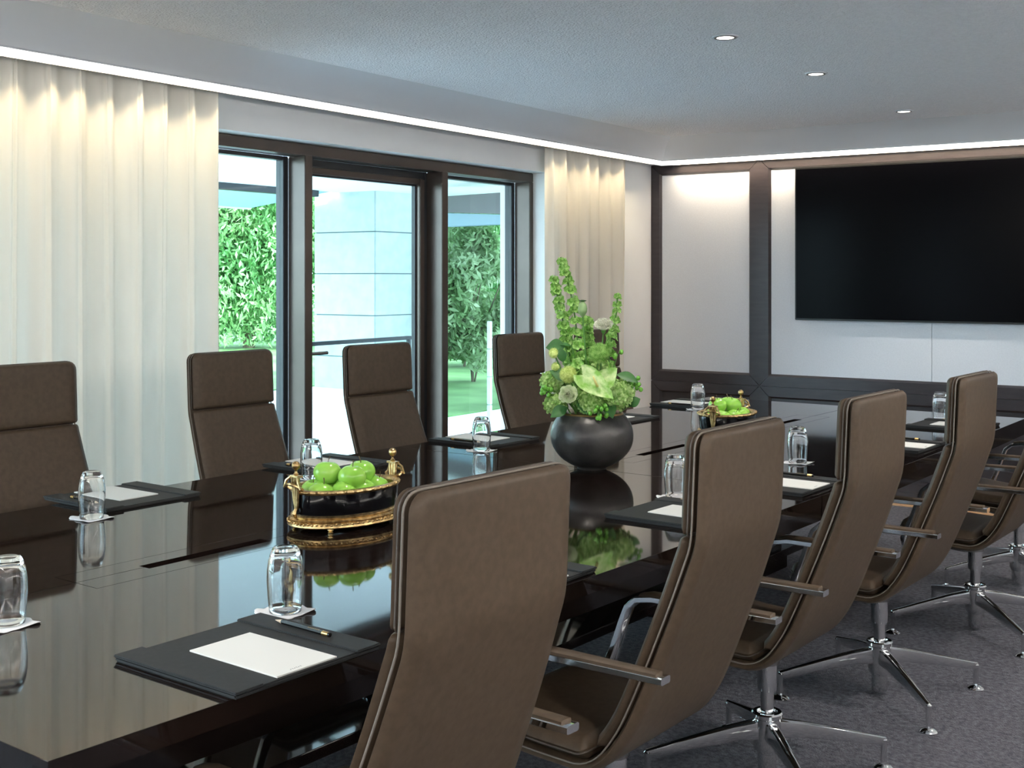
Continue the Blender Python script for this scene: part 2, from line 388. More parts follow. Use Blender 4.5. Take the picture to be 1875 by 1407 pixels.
# ================================================================== TERRACE AND GARDEN
struct(boxo('trim_9', (-30, -20, -.5), (XL-WT, 60, -.025), M['groove']))
ter = empty('trim_10', kind='structure')
g = G(); g.box((0, 0, -.03), (1.19, 1.19, 0)); slab = g.obj('paving_slab', M['terrace'], ter, bevel=.004); first = True
for ix in range(8):
    for iy in range(11):
        o = slab if first else slab.copy()
        if not first: C.objects.link(o); o.parent = ter
        first = False; o.location = (-4.5-1.2*(ix+1), 1.2+1.2*iy, 0)
g = G(); lp = [(-7.4, 9.6), (-8.83, 11.40), (-9.80, 11.46), (-9.80, 12.9), (-10.9, 12.9), (-10.95, 10.75), (-14.1, 9.5), (-14.1, -30), (-90, -30), (-90, 110), (-7.4, 110)]; n = len(lp)
g.add([(x, y, -.024) for x, y in lp]+[(x, y, .012) for x, y in lp], [tuple(range(n))[::-1], tuple(range(n, 2*n))]+[(i, (i+1) % n, n+(i+1) % n, n+i) for i in range(n)])
tag(g.obj('lawn', M['grass']), 'bright green mown lawn beyond the terrace', 'lawn')
g = G()
def patch(cx, cy, rx, ry, a):
    n = 24; v = [(cx+rx*math.cos(t)*math.cos(a)-ry*math.sin(t)*math.sin(a)*(1+.2*math.sin(3*t)), cy+rx*math.cos(t)*math.sin(a)+ry*math.sin(t)*math.cos(a)*(1+.2*math.sin(3*t)), 0) for t in [2*PI*i/n for i in range(n)]]
    g.add([(p[0], p[1], .010) for p in v]+[(p[0], p[1], .022) for p in v], [tuple(range(n, 2*n))]+[(i, (i+1) % n, n+(i+1) % n, n+i) for i in range(n)])
patch(-27.5, 18.5, 3.2, .9, 1.0); patch(-36, 27, 4, 1.2, 1.0)
tag(g.obj('gravel_path', M['terrace']), 'pale gravel path winding over the lawn under the willow', 'path')
g = G(); g.tube([(-10.9, 10.70, .05), (-14.0, 9.42, .05)], .06, prof=[(-.7, -.8), (.7, -.8), (.7, .8), (-.7, .8)], up=(0, 0, 1))
kerb = tag(g.obj('terrace_kerb', M['darkrail'], bevel=.01), 'low dark kerb along the far edge of the terrace', 'kerb')
# ceiling slab over the terrace
struct(boxo('trim_11', (-10.45, 2.2, 2.50), (XL-WT, 15, 2.78), M['soffit']))
tag(boxo('soffit_rail', (-10.50, 2.5, 2.42), (-10.40, 11.02, 2.505), M['darkrail'], bevel=.006), 'thin dark rail under the white terrace ceiling, ending at the stone pillar', 'rail')
g = G(); g.add([(-10.5, -1, 2.50), (-10.5, 11.3, 2.50), (-11.9, 11.3, 2.345), (-11.9, -1, 2.345), (-10.5, -1, 2.508), (-10.5, 11.3, 2.508), (-11.9, 11.3, 2.353), (-11.9, -1, 2.353)],
               [(0, 1, 2, 3), (4, 7, 6, 5), (0, 4, 5, 1), (2, 6, 7, 3), (1, 5, 6, 2), (0, 3, 7, 4)])
aw = tag(g.obj('awning', M['awning']), 'blue-grey cloth awning stretched out past the terrace ceiling', 'awning')
g = G(); g.box((-11.95, -1, 2.325), (-11.89, 11.3, 2.36)); g.obj('front_bar', M['soffit'], aw, bevel=.005)
for y in (3, 6.2, 9.4):
    g = G(); g.tube([(-10.5, y, 2.47), (-11.2, y-.5, 2.43), (-11.9, y, 2.335)], .018, 8); g.obj('arm', M['soffit'], aw, auto=40)
bmv = [(-8.9, 12.9), (-7.3, 11.1)]
def pillar(name, x, y, sx, sy, label, hgt=2.52):
    e = empty(name, (x, y, 0), label=label, cat='pillar')
    g = G(); g.box((-sx+.02, .02, -.02), (-.02, sy-.02, hgt)); g.obj('core', M['joint'], e)
    zt = hgt; first = {}
    hs = .527
    zs = [hgt-hs*k for k in range(6)]
    for k in range(5):
        z1, z0 = zs[k]-.006, max(zs[k+1], -.02)+.006
        if z1-z0 < .05: continue
        boxo('stone_slab', (-sx, 0, z0), (-.012, .03, z1), M['stone'], e, bevel=.003)
        boxo('stone_slab', (-.03, .012, z0), (0, sy, z1), M['stone'], e, bevel=.003)
        boxo('stone_slab', (-sx, .042, z0), (-sx+.03, sy, z1), M['stone'], e, bevel=.003)
    return e
pillar('stone_pillar', -9.85, 11.44, 1.03, 1.2, 'broad pale stone-clad pillar seen through the glazed door')
pillar('stone_pillar', -6.36, 10.69, 1.04, .9, 'pale stone-clad pillar showing as a narrow strip at the right edge of the right-hand window')
# canopy beam seen in the right-hand window
def prism(a, b, za, zb, th):
    d_ = (Vector(b)-Vector(a)).normalized(); q = Vector((d_.y, -d_.x))*th; g = G(); v = []
    for (p, z) in ((a, za), (b, zb)):
        for (off, zz) in ((0, z[0]), (1, z[0]), (1, z[1]), (0, z[1])): v.append((p[0]+q.x*off, p[1]+q.y*off, zz))
    g.add(v, [(0, 1, 2, 3), (4, 7, 6, 5), (0, 4, 5, 1), (1, 5, 6, 2), (2, 6, 7, 3), (3, 7, 4, 0)]); return g
be = tag(prism((-8.75, 11.30), (-7.15, 10.35), (2.19, 2.375), (2.08, 2.31), -.22).obj('canopy_beam', M['beam'], bevel=.006), 'dark brown beam under the terrace ceiling outside the right-hand window', 'beam')
prism((-8.75, 11.32), (-7.15, 10.37), (2.02, 2.185), (1.98, 2.075), -.18).obj('valance', M['awning'], be)
# glass balustrade just outside
bal = empty('glass_balustrade', (-5.33, 5.3, 0), label='waist-high glass balustrade with thin black top rail outside the glazed door', cat='balustrade')
boxo('top_rail', (-.022, 0, .985), (.022, 1.26, 1.01), M['darkrail'], bal, bevel=.004)
boxo('post', (-.012, 1.235, 0), (.012, 1.26, .985), M['darkrail'], bal, bevel=.002)
boxo('post', (-.012, 0, 0), (.012, .025, .985), M['darkrail'], bal, bevel=.002)
boxo('glass_panel', (-.006, .03, .05), (.006, 1.23, .98), M['pane_rail'], bal)
pp = empty('pale_post', (-6.36, 8.98, 0), label='slender pale stone post on the terrace beyond the right-hand window', cat='post')
for k in range(4): boxo('stone_block', (-.018, -.018, k*.255+.003), (.018, .018, (k+1)*.255-.003), M['stone'], pp, bevel=.003)

# trees
def leaves(name, centers, size, m, parent, aspect=1.8, droop=.0):
    n = len(centers)
    d1 = rng.normal(size=(n, 3)); d1[:, 2] -= droop; d1 /= np.linalg.norm(d1, axis=1)[:, None]
    d2 = np.cross(d1, rng.normal(size=(n, 3))); d2 /= np.linalg.norm(d2, axis=1)[:, None]
    sz = size*(.6+.8*rng.random((n, 1)))
    a = d1*sz*aspect; b = d2*sz*.5
    v = np.empty((n, 4, 3)); v[:, 0] = centers-a*.5; v[:, 1] = centers+b*.6; v[:, 2] = centers+a*.5; v[:, 3] = centers-b*.6
    me = bpy.data.meshes.new(name); me.vertices.add(4*n); me.vertices.foreach_set('co', v.reshape(-1))
    me.loops.add(4*n); me.loops.foreach_set('vertex_index', np.arange(4*n, dtype=np.int32)); me.polygons.add(n)
    me.polygons.foreach_set('loop_start', np.arange(n, dtype=np.int32)*4)
    me.update(calc_edges=True); me.validate(); me.materials.append(m)
    o = bpy.data.objects.new(name, me); C.objects.link(o); o.parent = parent; o['kind'] = 'stuff'; return o
def tree(name, x, y, h, r, z0, m, label, n=14000, size=.16, blobs=40, willow=False):
    e = empty(name, (x, y, 0), label=label, cat='bush' if name.endswith('bush') else 'tree', group=None)
    g = G()
    if h > 2.5: g.tube([(0, 0, -.1), (.1, .05, z0+.3*h), (0, .1, h*.8)], [.03*h**.7, .025*h**.7, .02], 9)
    bl = []
    for k in range(blobs):
        u = rng.normal(size=3); u /= np.linalg.norm(u); rr = r*(.35+.5*rng.random())
        c = np.array([u[0]*rr, u[1]*rr, z0+(h-z0)*(.5+.42*u[2])]); bl.append((c, r*(.20+.2*rng.random())))
        if k < 14 and h > 2.5: g.tube([(0.05, .05, z0+.25*(h-z0)), tuple(c*np.array([.5, .5, .75])), tuple(c)], [.018*h**.7, .01*h**.7, .008], 5)
    if h <= 2.5:
        for k in range(5): g.tube([(0, 0, -.1), (rng.normal()*.15*r, rng.normal()*.15*r, .4*h), (rng.normal()*.4*r, rng.normal()*.4*r, .8*h)], [.014, .01, .005], 5)
    g.obj('trunk', M['bark'], e, auto=60)
    P = []
    per = n//blobs
    for c, rb in bl:
        d_ = rng.normal(size=(per, 3)); d_ /= np.linalg.norm(d_, axis=1)[:, None]; rad = rb*(rng.random((per, 1))**.35)
        p = c+d_*rad
        if willow: 
            k_ = rng.integers(0, 26, per); ang = k_*2.4; base = np.stack([c[0]+np.cos(ang)*rb*.8*(k_/26)**.5, c[1]+np.sin(ang)*rb*.8*(k_/26)**.5, np.full(per, c[2])], 1)
            L_ = rng.random(per)*rb*2.6; q = base.copy(); q[:, 2] += rb*.6-L_; q[:, :2] += rng.normal(size=(per, 2))*.05+ (L_*.12)[:, None]*np.stack([np.cos(ang), np.sin(ang)], 1)
            sel = rng.random(per) < .6; p[sel] = q[sel]
        P.append(p)
    P = np.concatenate(P); P = P[P[:, 2] > .1]
    leaves('crown', P, size, m, e, droop=1.2 if willow else 0)
    return e
def at(u, d, z=0):
    lx = (u-937.5)/2203*d; a = math.radians(34.24)
    return (lx*math.cos(a)-d*math.sin(a), lx*math.sin(a)+d*math.cos(a))
tree('willow_tree', *at(455, 24), 7.5, 2.9, .8, M['leafA'], 'tall feathery willow beyond the lawn, filling the left-hand window', 110000, .075, 90, True)
tree('round_tree', *at(470, 46), 9, 6, 2.2, M['leafB'], 'distant dark tree behind the willow', 12000, .4, 40)
tree('broad_tree', *at(862, 25), 6.5, 2.4, 1.8, M['leafB'], 'dense mid-green tree filling the upper right-hand window', 110000, .075, 90)
tree('round_tree', *at(905, 36), 8, 4, 2.4, M['leafA'], 'distant tree behind the dense tree of the right-hand window', 12000, .3, 30)
tree('flowering_bush', *at(866, 16.2), 2.2, .85, .3, M['leafC'], 'bush with pale, nearly white leaf tips outside the right-hand window', 14000, .07, 30)
tree('green_bush', *at(850, 19.0), 2.1, 1.5, .35, M['leafA'], 'bright green bush on the lawn behind the pale-leaved bush', 40000, .06, 36)

# ================================================================== CURTAINS
def curtain(name, y0, y1, amp, waves, label, seed, z1=2.262, z0=.02, flare=.0):
    r = random.Random(seed); ph = [r.random()*6.28 for _ in range(6)]
    ny = int((y1-y0)*190); nz = 30; v = []; f = []
    L_ = y1-y0
    for k in range(nz+1):
        z = z0+(z1-z0)*k/nz; dn = 1-k/nz
        for i in range(ny+1):
            t = i/ny; y = y0+L_*t
            s_ = waves*2*PI*(t+.012*math.sin(7*t+ph[0])+.008*dn*math.sin(19*t+ph[1]))
            x = amp*(.75+.35*dn)*(math.sin(s_)+.35*math.sin(2*s_+ph[2]+dn*.8)) + .010*math.sin(s_*.37+ph[3]+dn)+.004*math.sin(s_*3.1+ph[4])
            yy = y + .016*math.cos(s_+ph[5])*(1 if .0 < t < 1 else 0) + flare*dn*(t-.5)
            v.append((-4.050+max(-.05, min(.052, x)), yy, z))
    for k in range(nz):
        for i in range(ny):
            a = k*(ny+1)+i; f.append((a, a+1, a+ny+2, a+ny+1))
    o = mesh(name, v, f, M['curtain'], smooth=True)
    return tag(o, label, 'curtain')
curtain('curtain', 1.45, 3.635, .020, 15, 'long off-white pleated curtain left of the windows, glowing at its top under the light strip', 3)
curtain('curtain', 6.335, 7.36, .018, 7, 'narrow off-white pleated curtain in the corner between windows and panelled wall', 5)

# ================================================================== TELEVISION, DOWNLIGHTS
tv = empty('television', (-2.0, YB-.024, 1.645), label='large flat black television hung on the pale wall panel', cat='television')
tw, th_ = 1.83, 1.028; x0, x1 = -3.001+2.0, -3.001+2.0+tw
boxo('back_housing', (x0+.1, -.035, -.42), (x1-.1, -.0, .42), M['tvb'], tv, bevel=.01)
boxo('bezel', (x0, -.062, -th_/2), (x1, -.036, th_/2), M['tvb'], tv, bevel=.003)
boxo('screen', (x0+.010, -.0655, -th_/2+.012), (x1-.010, -.0615, th_/2-.010), M['tv'], tv)
dl = empty('downlight', (*holes[0], ZC), label='recessed ceiling downlight nearest the window side front, largest of the three', cat='ceiling light', group='recessed ceiling downlights')
g = G(); g.lathe([(.034, .0), (.036, -.004), (.050, -.005), (.054, -.001), (.054, .0)], 32); g.obj('trim_ring', M['cove'], dl, auto=50)
g = G(); g.lathe([(.0445, -.0052), (.0445, -.0065), (.036, -.0065), (.036, -.0045)], 32); g.obj('inner_ring', M['blackplastic'], dl, auto=50)
g = G(); g.lathe([(.0001, -.0058), (.035, -.0054), (.036, -.0040)], 28); g.obj('lens', M['lamp'], dl, auto=50)
dl['label'] = 'recessed round ceiling downlight, nearest and largest of the three in the row'
copy_tree(dl, (*holes[1], ZC), label='recessed round ceiling downlight, middle one of the three in the row')
copy_tree(dl, (*holes[2], ZC), label='recessed round ceiling downlight, farthest and smallest of the three, near the television wall')

# ================================================================== TABLE
tb = empty('conference_table', O, -TH, label='long glossy dark wooden conference table with inlaid cable flaps down its middle', cat='table')
def edge(y):  # half width
    return .893-.0045*(abs(y-1.26)/2.58)**2*10*.9
ys = [-1.328, -.9, -.4, .2, .8, 1.288]; ys2 = [1.2915, 1.8, 2.4, 3.0, 3.5, 3.842]
FZ = .662
# a channel in the middle holds inlay strips, so the two leaves of each half are separate boards
def board(name, xa, xb, yl, z0, z1, m, bev=.0015):
    """xa, xb functions of y"""
    v = []; f = []
    for y in yl: v += [(xa(y), y, z0), (xb(y), y, z0), (xb(y), y, z1), (xa(y), y, z1)]
    for k in range(len(yl)-1):
        a = 4*k; b = a+4
        for i in range(4): j = (i+1) % 4; f.append((a+i, a+j, b+j, b+i))
    f.append((0, 1, 2, 3)); n = 4*(len(yl)-1); f.append((n+3, n+2, n+1, n))
    g = G(); g.add(v, f); return g.obj(name, m, tb, bevel=bev)
IN = .080
for (yl, i0, i1) in ((ys, -.735, 1.085), (ys2, 1.495, 3.315)):
    lo, hi = yl[0], yl[-1]; e = .0012
    inner = [y for y in yl if y < hi and y > lo]
    full = [lo]+inner+[hi]
    # left and right leaf of the half, with notch for the inlay
    for sgn in (-1, 1):
        pts = [(sgn*edge(y), y) for y in full] + [(sgn*e, hi), (sgn*e, i1), (sgn*(IN+e), i1), (sgn*(IN+e), i0), (sgn*e, i0), (sgn*e, lo)]
        bm = bmesh.new()
        vs = [bm.verts.new((p[0], p[1], TT)) for p in pts]; fc = bm.faces.new(vs)
        if fc.normal.z < 0: fc.normal_flip()
        r = bmesh.ops.extrude_face_region(bm, geom=[fc]); 
        for v_ in [x for x in r['geom'] if isinstance(x, bmesh.types.BMVert)]: v_.co.z = FZ+.04
        bmesh.ops.recalc_face_normals(bm, faces=bm.faces)
        bmesh.ops.bevel(bm, geom=[ed for ed in bm.edges if abs(ed.verts[0].co.z-TT) < 1e-5 and abs(ed.verts[1].co.z-TT) < 1e-5], offset=.0008, segments=1, affect='EDGES')
        me = bpy.data.meshes.new('table_leaf'); bm.to_mesh(me); bm.free(); me.materials.append(M['lacquer'])
        o = bpy.data.objects.new('table_leaf', me); C.objects.link(o); o.parent = tb
    # inlay: flaps with slots
    slots = ((i0+.18, i0+.55), (i1-.55, i1-.18))
    for sgn in (-1, 1):
        a, b = (e, IN) if sgn > 0 else (-IN, -e)
        pts = [(sgn*e, i0+e), (sgn*IN, i0+e), (sgn*IN, i1-e), (sgn*e, i1-e)]
        for (s0, s1) in slots[::-1]: pts += [(sgn*e, s1), (sgn*.020, s1), (sgn*.020, s0), (sgn*e, s0)]
        bm = bmesh.new(); fc = bm.faces.new([bm.verts.new((p[0], p[1], TT)) for p in pts])
        if fc.normal.z < 0: fc.normal_flip()
        r = bmesh.ops.extrude_face_region(bm, geom=[fc])
        for v_ in [x for x in r['geom'] if isinstance(x, bmesh.types.BMVert)]: v_.co.z = TT-.02
        bmesh.ops.recalc_face_normals(bm, faces=bm.faces)
        me = bpy.data.meshes.new('cable_flap'); bm.to_mesh(me); bm.free(); me.materials.append(M['lacquer'])
        o = bpy.data.objects.new('cable_flap', me); C.objects.link(o); o.parent = tb
    # fascia (apron)
    for sgn in (-1, 1):
        board('apron', lambda y: sgn*edge(y)-sgn*.001, lambda y: sgn*(edge(y)-.04), full, FZ, TT-.012, M['lacquer_side'])
    yend = lo if lo < 0 else hi-.04
    boxo('apron', (-edge(yend)+.04, yend+.001, FZ), (edge(yend)-.04, yend+.039, TT-.012), M['lacquer_side'], tb, bevel=.001)
boxo('underside', (-.82, -1.26, FZ+.012), (.82, 3.78, FZ+.04), M['groove'], tb)
# legs: box pedestals, sloped struts and long foot slab
g = G(); g.box((-.46, -.75, .085), (-.045, 3.3, .12)); g.obj('foot_slab', M['lacquer'], tb, bevel=.003)
for yc in (-.55, 2.25, 3.05):
    boxo('foot_plate', (-.42, yc-.18, .0), (-.10, yc+.18, .085), M['lacquer_side'], tb, bevel=.004)
for yc in (-.55, 2.25, 3.05):
    boxo('pedestal', (-.40, yc-.16, .12), (-.12, yc+.16, FZ+.012), M['lacquer_side'], tb, bevel=.004)
    g = G(); g.tube([(-.12, yc, .16), (.45, yc, FZ+.01)], .035, prof=[(-1, -2), (1, -2), (1, 2), (-1, 2)], up=(0, 1, 0)); g.obj('strut', M['lacquer_side'], tb)
    g = G(); g.tube([(-.40, yc, .16), (-.80, yc, FZ+.01)], .035, prof=[(-1, -2), (1, -2), (1, 2), (-1, 2)], up=(0, 1, 0)); g.obj('strut', M['lacquer_side'], tb)

# ================================================================== CHAIRS
def catmull(pts, n):
    P = [Vector(p) for p in pts]; P = [P[0]*2-P[1]]+P+[P[-1]*2-P[-2]]; out = []
    for k in range(1, len(P)-2):
        for i in range(n):
            t = i/n; a, b, c, d_ = P[k-1:k+3]
            out.append(.5*((2*b)+(-a+c)*t+(2*a-5*b+4*c-d_)*t*t+(-a+3*b-3*c+d_)*t**3))
    out.append(P[-2]); return out
def pad(name, path, wid, T, corner0, corner1, m, parent, off=0, m_=16, edge_r=.4, pipe=None, nsub=6, dome=.0):
    """path: list of (x,z) ; normal = to the left of travel (front/up side). wid(z-fraction) half width"""
    pts = catmull([(p[0], 0, p[1]) for p in path], nsub)
    # arc lengths and resample with extra rows at the ends
    L_ = [0]
    for a, b in zip(pts, pts[1:]): L_.append(L_[-1]+(b-a).length)
    tot = L_[-1]
    def P(s):
        s = max(0, min(tot, s)); k = 0
        while k < len(L_)-2 and L_[k+1] < s: k += 1
        t = (s-L_[k])/(L_[k+1]-L_[k]); p = pts[k].lerp(pts[k+1], t)
        return p
    def N(s):
        d_ = (P(s+.004)-P(s-.004)).normalized(); return Vector((d_.z, 0, -d_.x))
    ss = []
    for c0 in (0, .08, .2, .4, .7, 1): ss.append(c0*max(corner0, .012))
    mid = max(8, int((tot-corner0-corner1)/.018))
    for i in range(1, mid): ss.append(corner0+(tot-corner0-corner1)*i/mid)
    for c0 in (1, .7, .4, .2, .08, 0): ss.append(tot-c0*max(corner1, .012))
    rows = []
    rim = []
    for s in ss:
        w_ = wid(s/tot)
        if s < corner0: w_ -= corner0-math.sqrt(max(0, corner0**2-(corner0-s)**2))
        if tot-s < corner1: w_ -= corner1-math.sqrt(max(0, corner1**2-(corner1-tot+s)**2))
        ed = min(s, tot-s); re = T*.5
        te = math.sqrt(max(0, 1-(1-min(1, ed/re))**2))
        c = P(s)+N(s)*off; n = N(s); ring = []
        for i in range(m_+1):
            q = -1+2*i/m_; q = math.copysign(abs(q)**.8, q) if abs(q) < 1 else q
            lat = q*w_; e2 = w_-abs(lat); tl = math.sqrt(max(0, 1-(1-min(1, e2/re))**2)); th = max(.02, min(te, tl))*T*.5
            bulge = dome*(1-q*q)*te
            ring.append((c+Vector((0, lat, 0)), n*(th+bulge), n*(-th)))
        rows.append(ring); rim.append((c, w_, n))
    v = []; nr = len(rows); mm = m_+1
    for r in rows: v += [p+a for (p, a, b) in r]
    for r in rows: v += [p+b for (p, a, b) in r]
    f = []; S = nr*mm
    for k in range(nr-1):
        for i in range(m_):
            a = k*mm+i; f.append((a, a+1, a+mm+1, a+mm)); f.append((S+a, S+a+mm, S+a+mm+1, S+a+1))
    for k in range(nr-1):
        for i in (0, m_): a = k*mm+i; q = (a, a+mm, S+a+mm, S+a); f.append(q if i == 0 else q[::-1])
    for k in (0, nr-1):
        for i in range(m_): a = k*mm+i; q = (a, S+a, S+a+1, a+1); f.append(q if k == 0 else q[::-1])
    g = G(); g.add(v, f); o = g.obj(name, m, parent, smooth=True)
    if pipe:
        loop = [c+Vector((0, -w_, 0))+n*pipe[1] for (c, w_, n) in rim] + [c+Vector((0, w_, 0))+n*pipe[1] for (c, w_, n) in rim[::-1]]
        loop = [loop[0]]+[b for a, b in zip(loop, loop[1:]) if (b-a).length > .002]
        loop.append(loop[0]); gg = G(); gg.tube(loop, pipe[0], 6, cap=False); gg.obj('piping', pipe[2], o, smooth=True)
    return o
# profile of the shell centre line, chair local: +x forward, z up
SH = [(.245, .392), (.12, .376), (0, .370), (-.055, .372), (-.105, .400), (-.150, .458), (-.192, .545), (-.260, .715), (-.301, .83), (-.317, .885), (-.322, .97), (-.328, 1.104)]
def wid(t):   # t 0 seat front .. 1 top
    return .222 if t < .35 else (.224-.026*min(1, (t-.35)/.42))
def make_chair():
    e = empty('conference_chair')
    sh = pad('shell', SH, wid, .024, .05, .030, M['leather'], e, 0, pipe=(.0022, .0115, M['piping']), nsub=5)
    def sub(z_lo, z_hi, seat=False):
        pts = catmull([(p[0], 0, p[1]) for p in SH], 8)
        if seat: q = [p for p in pts if p.x > -.075 and p.z < .45]
        else: q = [p for p in pts if z_lo <= p.z <= z_hi and p.x < -.09]
        r = q[:-1][::3]; return [(p.x, p.z) for p in r]+[(q[-1].x, q[-1].z)]
    pad('seat_cushion', sub(0, 0, True), lambda t: .214, .046, .045, .02, M['leather'], e, .036, pipe=(.0025, -.006, M['leather_edge']), nsub=2, dome=.006)
    pad('back_cushion', sub(.405, .885), lambda t: .221-.023*t, .028, .02, .010, M['leather'], e, .031, nsub=2, dome=.002)
    hp = sub(.888, 1.2)
    pad('headrest', hp, lambda t: .197, .029, .010, .030, M['leather'], e, .0315, pipe=(.0022, -.010, M['leather_edge']), nsub=2, dome=.002)
    for s_ in (-1, 1):
        y = s_*.262
        arm = [(-.285, y, .619), (-.1, y, .618), (.05, y, .617), (.095, y, .609), (.122, y, .586), (.138, y, .548), (.165, y, .47), (.195, y, .40), (.20, s_*.235, .372), (.195, s_*.19, .362)]
        rr = [.95, 1, 1, 1, 1, 1.0, 1.1, 1.3, 1.2, 1.0]
        g = G(); g.tube(arm, [q*.01 for q in rr], prof=[(-1.9, -.55), (-1.5, -.8), (1.5, -.8), (1.9, -.55), (1.9, .55), (1.5, .8), (-1.5, .8), (-1.9, .55)], up=(.3, 0, 1) if False else None)
        a = g.obj('armrest', M['chrome'], e, auto=35)
        g = G(); g.tube([(-.27, y, .6285), (-.05, y, .6280), (.055, y, .6265), (.085, y, .621)], [.0085, .01, .01, .008], prof=[(-1.75, -.3), (1.75, -.3), (1.7, .25), (1.2, .5), (-1.2, .5), (-1.7, .25)])
        g.obj('arm_pad', M['leather'], a, auto=50)
    # underside plate
    g = G(); n = 20; v = []; 
    for k, (z, sc_) in enumerate(((.315, .75), (.322, .98), (.338, 1.0), (.343, .95))):
        for i in range(n):
            a = 2*PI*i/n; r = .062; x = .05+(.115 if math.cos(a) > 0 else .085)*math.cos(a)*sc_; v.append((x, r*math.sin(a)*sc_, z+x*.06))
    f = [(k*n+i, k*n+(i+1) % n, (k+1)*n+(i+1) % n, (k+1)*n+i) for k in range(3) for i in range(n)]+[tuple(range(n))[::-1], tuple(3*n+i for i in range(n))]
    g.add(v, f); g.box((-.04, -.035, .335), (.12, .035, .362)); g.obj('tilt_mechanism', M['steel'], e, auto=35)
    base = empty_part('base', e)
    g = G(); g.lathe([(.019, .16), (.019, .26)], 20); g.lathe([(.027, .245), (.028, .25), (.028, .318), (.024, .32)], 20); g.obj('gas_column', M['chrome'], e, auto=40)
    b = base
    g = G(); g.lathe([(.024, .012), (.026, .016), (.027, .066), (.036, .078), (.038, .09), (.038, .165), (.043, .170), (.044, .180), (.040, .184), (.030, .183), (.028, .176)], 24)
    g.obj('hub', M['chrome'], b, auto=35)
    for k in range(4):
        a = PI/4+k*PI/2; ca, sa = math.cos(a), math.sin(a)
        pts = [(ca*.030, sa*.030, .135), (ca*.10, sa*.10, .128), (ca*.20, sa*.20, .110), (ca*.30, sa*.30, .090), (ca*.353, sa*.353, .080)]
        g = G(); pr = [(-.62, -1), (.62, -1), (.8, -.6), (.62, .8), (.35, 1.0), (-.35, 1.0), (-.62, .8), (-.8, -.6)]
        g.tube(pts, [.026, .0215, .0175, .0140, .0115], prof=pr, up=(0, 0, 1))
        g.lathe([(.009, .012), (.009, .078), (.0105, .084), (.006, .089)], 12, (ca*.350, sa*.350, 0))
        lg = g.obj('leg', M['chrome'], b, auto=38)
        g = G(); g.lathe([(.027, 0), (.028, .003), (.022, .009), (.010, .014), (.009, .02)], 20, (ca*.350, sa*.350, 0)); g.obj('glide', M['chrome'], b, auto=35)
    return e
def empty_part(name, par):
    o = bpy.data.objects.new(name, None); C.objects.link(o); o.parent = par; o.empty_display_size = .05; return o
ch0 = make_chair()
def lift(ch, dz):
    for k in ch.children:
        n = k.name.split('.')[0]
        if n != 'base': k.location.z += dz-(.014 if n == 'armrest' else 0)
right = [(.893, -.765, -2, 'brown high-back conference chair nearest the camera, its back filling the bottom centre'),
         (.905, .070, 0, 'second brown high-back chair from the front on the right side, behind the nearest one'),
         (.896, .893, 0, 'third brown high-back chair from the front on the right side'),
         (.908, 1.745, 0, 'fourth brown high-back chair on the right side, standing tall before the television wall'),
         (.945, 2.71, 0, 'fifth chair on the right side, its back cut by the right edge of the picture'),
         (.890, 3.56, 0, 'last chair on the right side, only arms, seat and star base visible')]
left = [(-.990, -.10, 'grey-lit high-back chair cut by the left edge of the picture'),
        (-.985, .775, 'grey-lit high-back chair standing before the curtain edge and left window'),
        (-.895, 1.50, 'grey-lit high-back chair standing before the glazed door'),
        (-.985, 2.63, 'grey-lit high-back chair standing before the right-hand window and its frame'),
        (-.915, 3.25, 'high-back chair mostly hidden behind the flower arrangement')]
for k, (x, y, r, lab) in enumerate(right):
    rz = PI-TH+math.radians(r)
    c = ch0 if k == 0 else copy_tree(ch0)
    c.location = W(x, y, 0); c.rotation_euler = (0, 0, rz)
    tag(c, lab, 'chair', 'high-back chairs on the right side of the table')
for k, (x, y, lab) in enumerate(left):
    c = copy_tree(ch0, W(x, y, 0), -TH); lift(c, .028)
    tag(c, lab, 'chair', 'high-back chairs on the window side of the table')

# ================================================================== PLACE SETTINGS
# built facing +x of its own frame: sitter at -x. (left side persons)
def make_mat():
    e = empty('desk_pad')
    g = G(); g.box((-.163, -.167, 0), (.163, .167, .009)); g.obj('pad_base', M['desk_leather'], e, bevel=.003)
    for s_ in (-1, 1):
        g = G(); y0, y1 = (.108, .169) if s_ > 0 else (-.169, -.108)
        g.box((-.165, y0, .0075), (.165, y1, .0125)); g.obj('end_band', M['desk_leather'], e, bevel=.002)
    return e
def make_paper():
    e = empty('notepad')
    g = G(); g.box((-.117, -.069, 0), (.117, .069, .0028)); g.obj('sheets', M['white_paper'], e, bevel=.0005)
    g = G()
    for k in range(6):  # small printed mark in the corner
        y = .006+.0045*k; h = (.0045, .003, .0045, .003, .0038, .003)[k]
        g.box((-.108, y, .0028), (-.108+h, y+.0012, .0030))
        if k % 2: g.box((-.108, y, .0028), (-.1072, y+.0035, .0030))
    g.obj('logo', M['print'], e)
    return e
def make_pencil():
    e = empty('pencil')
    hexp = [(math.cos(PI/3*i), math.sin(PI/3*i)) for i in range(6)]
    g = G(); g.tube([(-.058, 0, .0038), (.046, 0, .0038)], .0038, prof=hexp); g.obj('barrel', M['pencil'], e)
    g = G(); g.tube([(.046, 0, .0038), (.060, 0, .0038)], .0041, 10); g.obj('ferrule', M['brass'], e, auto=40)
    g = G(); g.tube([(.060, 0, .0038), (.064, 0, .0038)], .0038, 10); g.obj('end_cap', M['pencil'], e, auto=40)
    g = G(); g.tube([(-.076, 0, .0036), (-.072, 0, .0036), (-.058, 0, .0038)], [.0004, .0012, .0037], 8); g.obj('tip', M['wood_tip'], e, auto=60)
    g = G()
    for k in range(7): g.box((.010+.0042*k, -.0016, .0072), (.0125+.0042*k, .0003, .00745))
    g.obj('lettering', M['goldprint'], e)
    e.scale = (1.12, 1.12, 1.12)
    return e
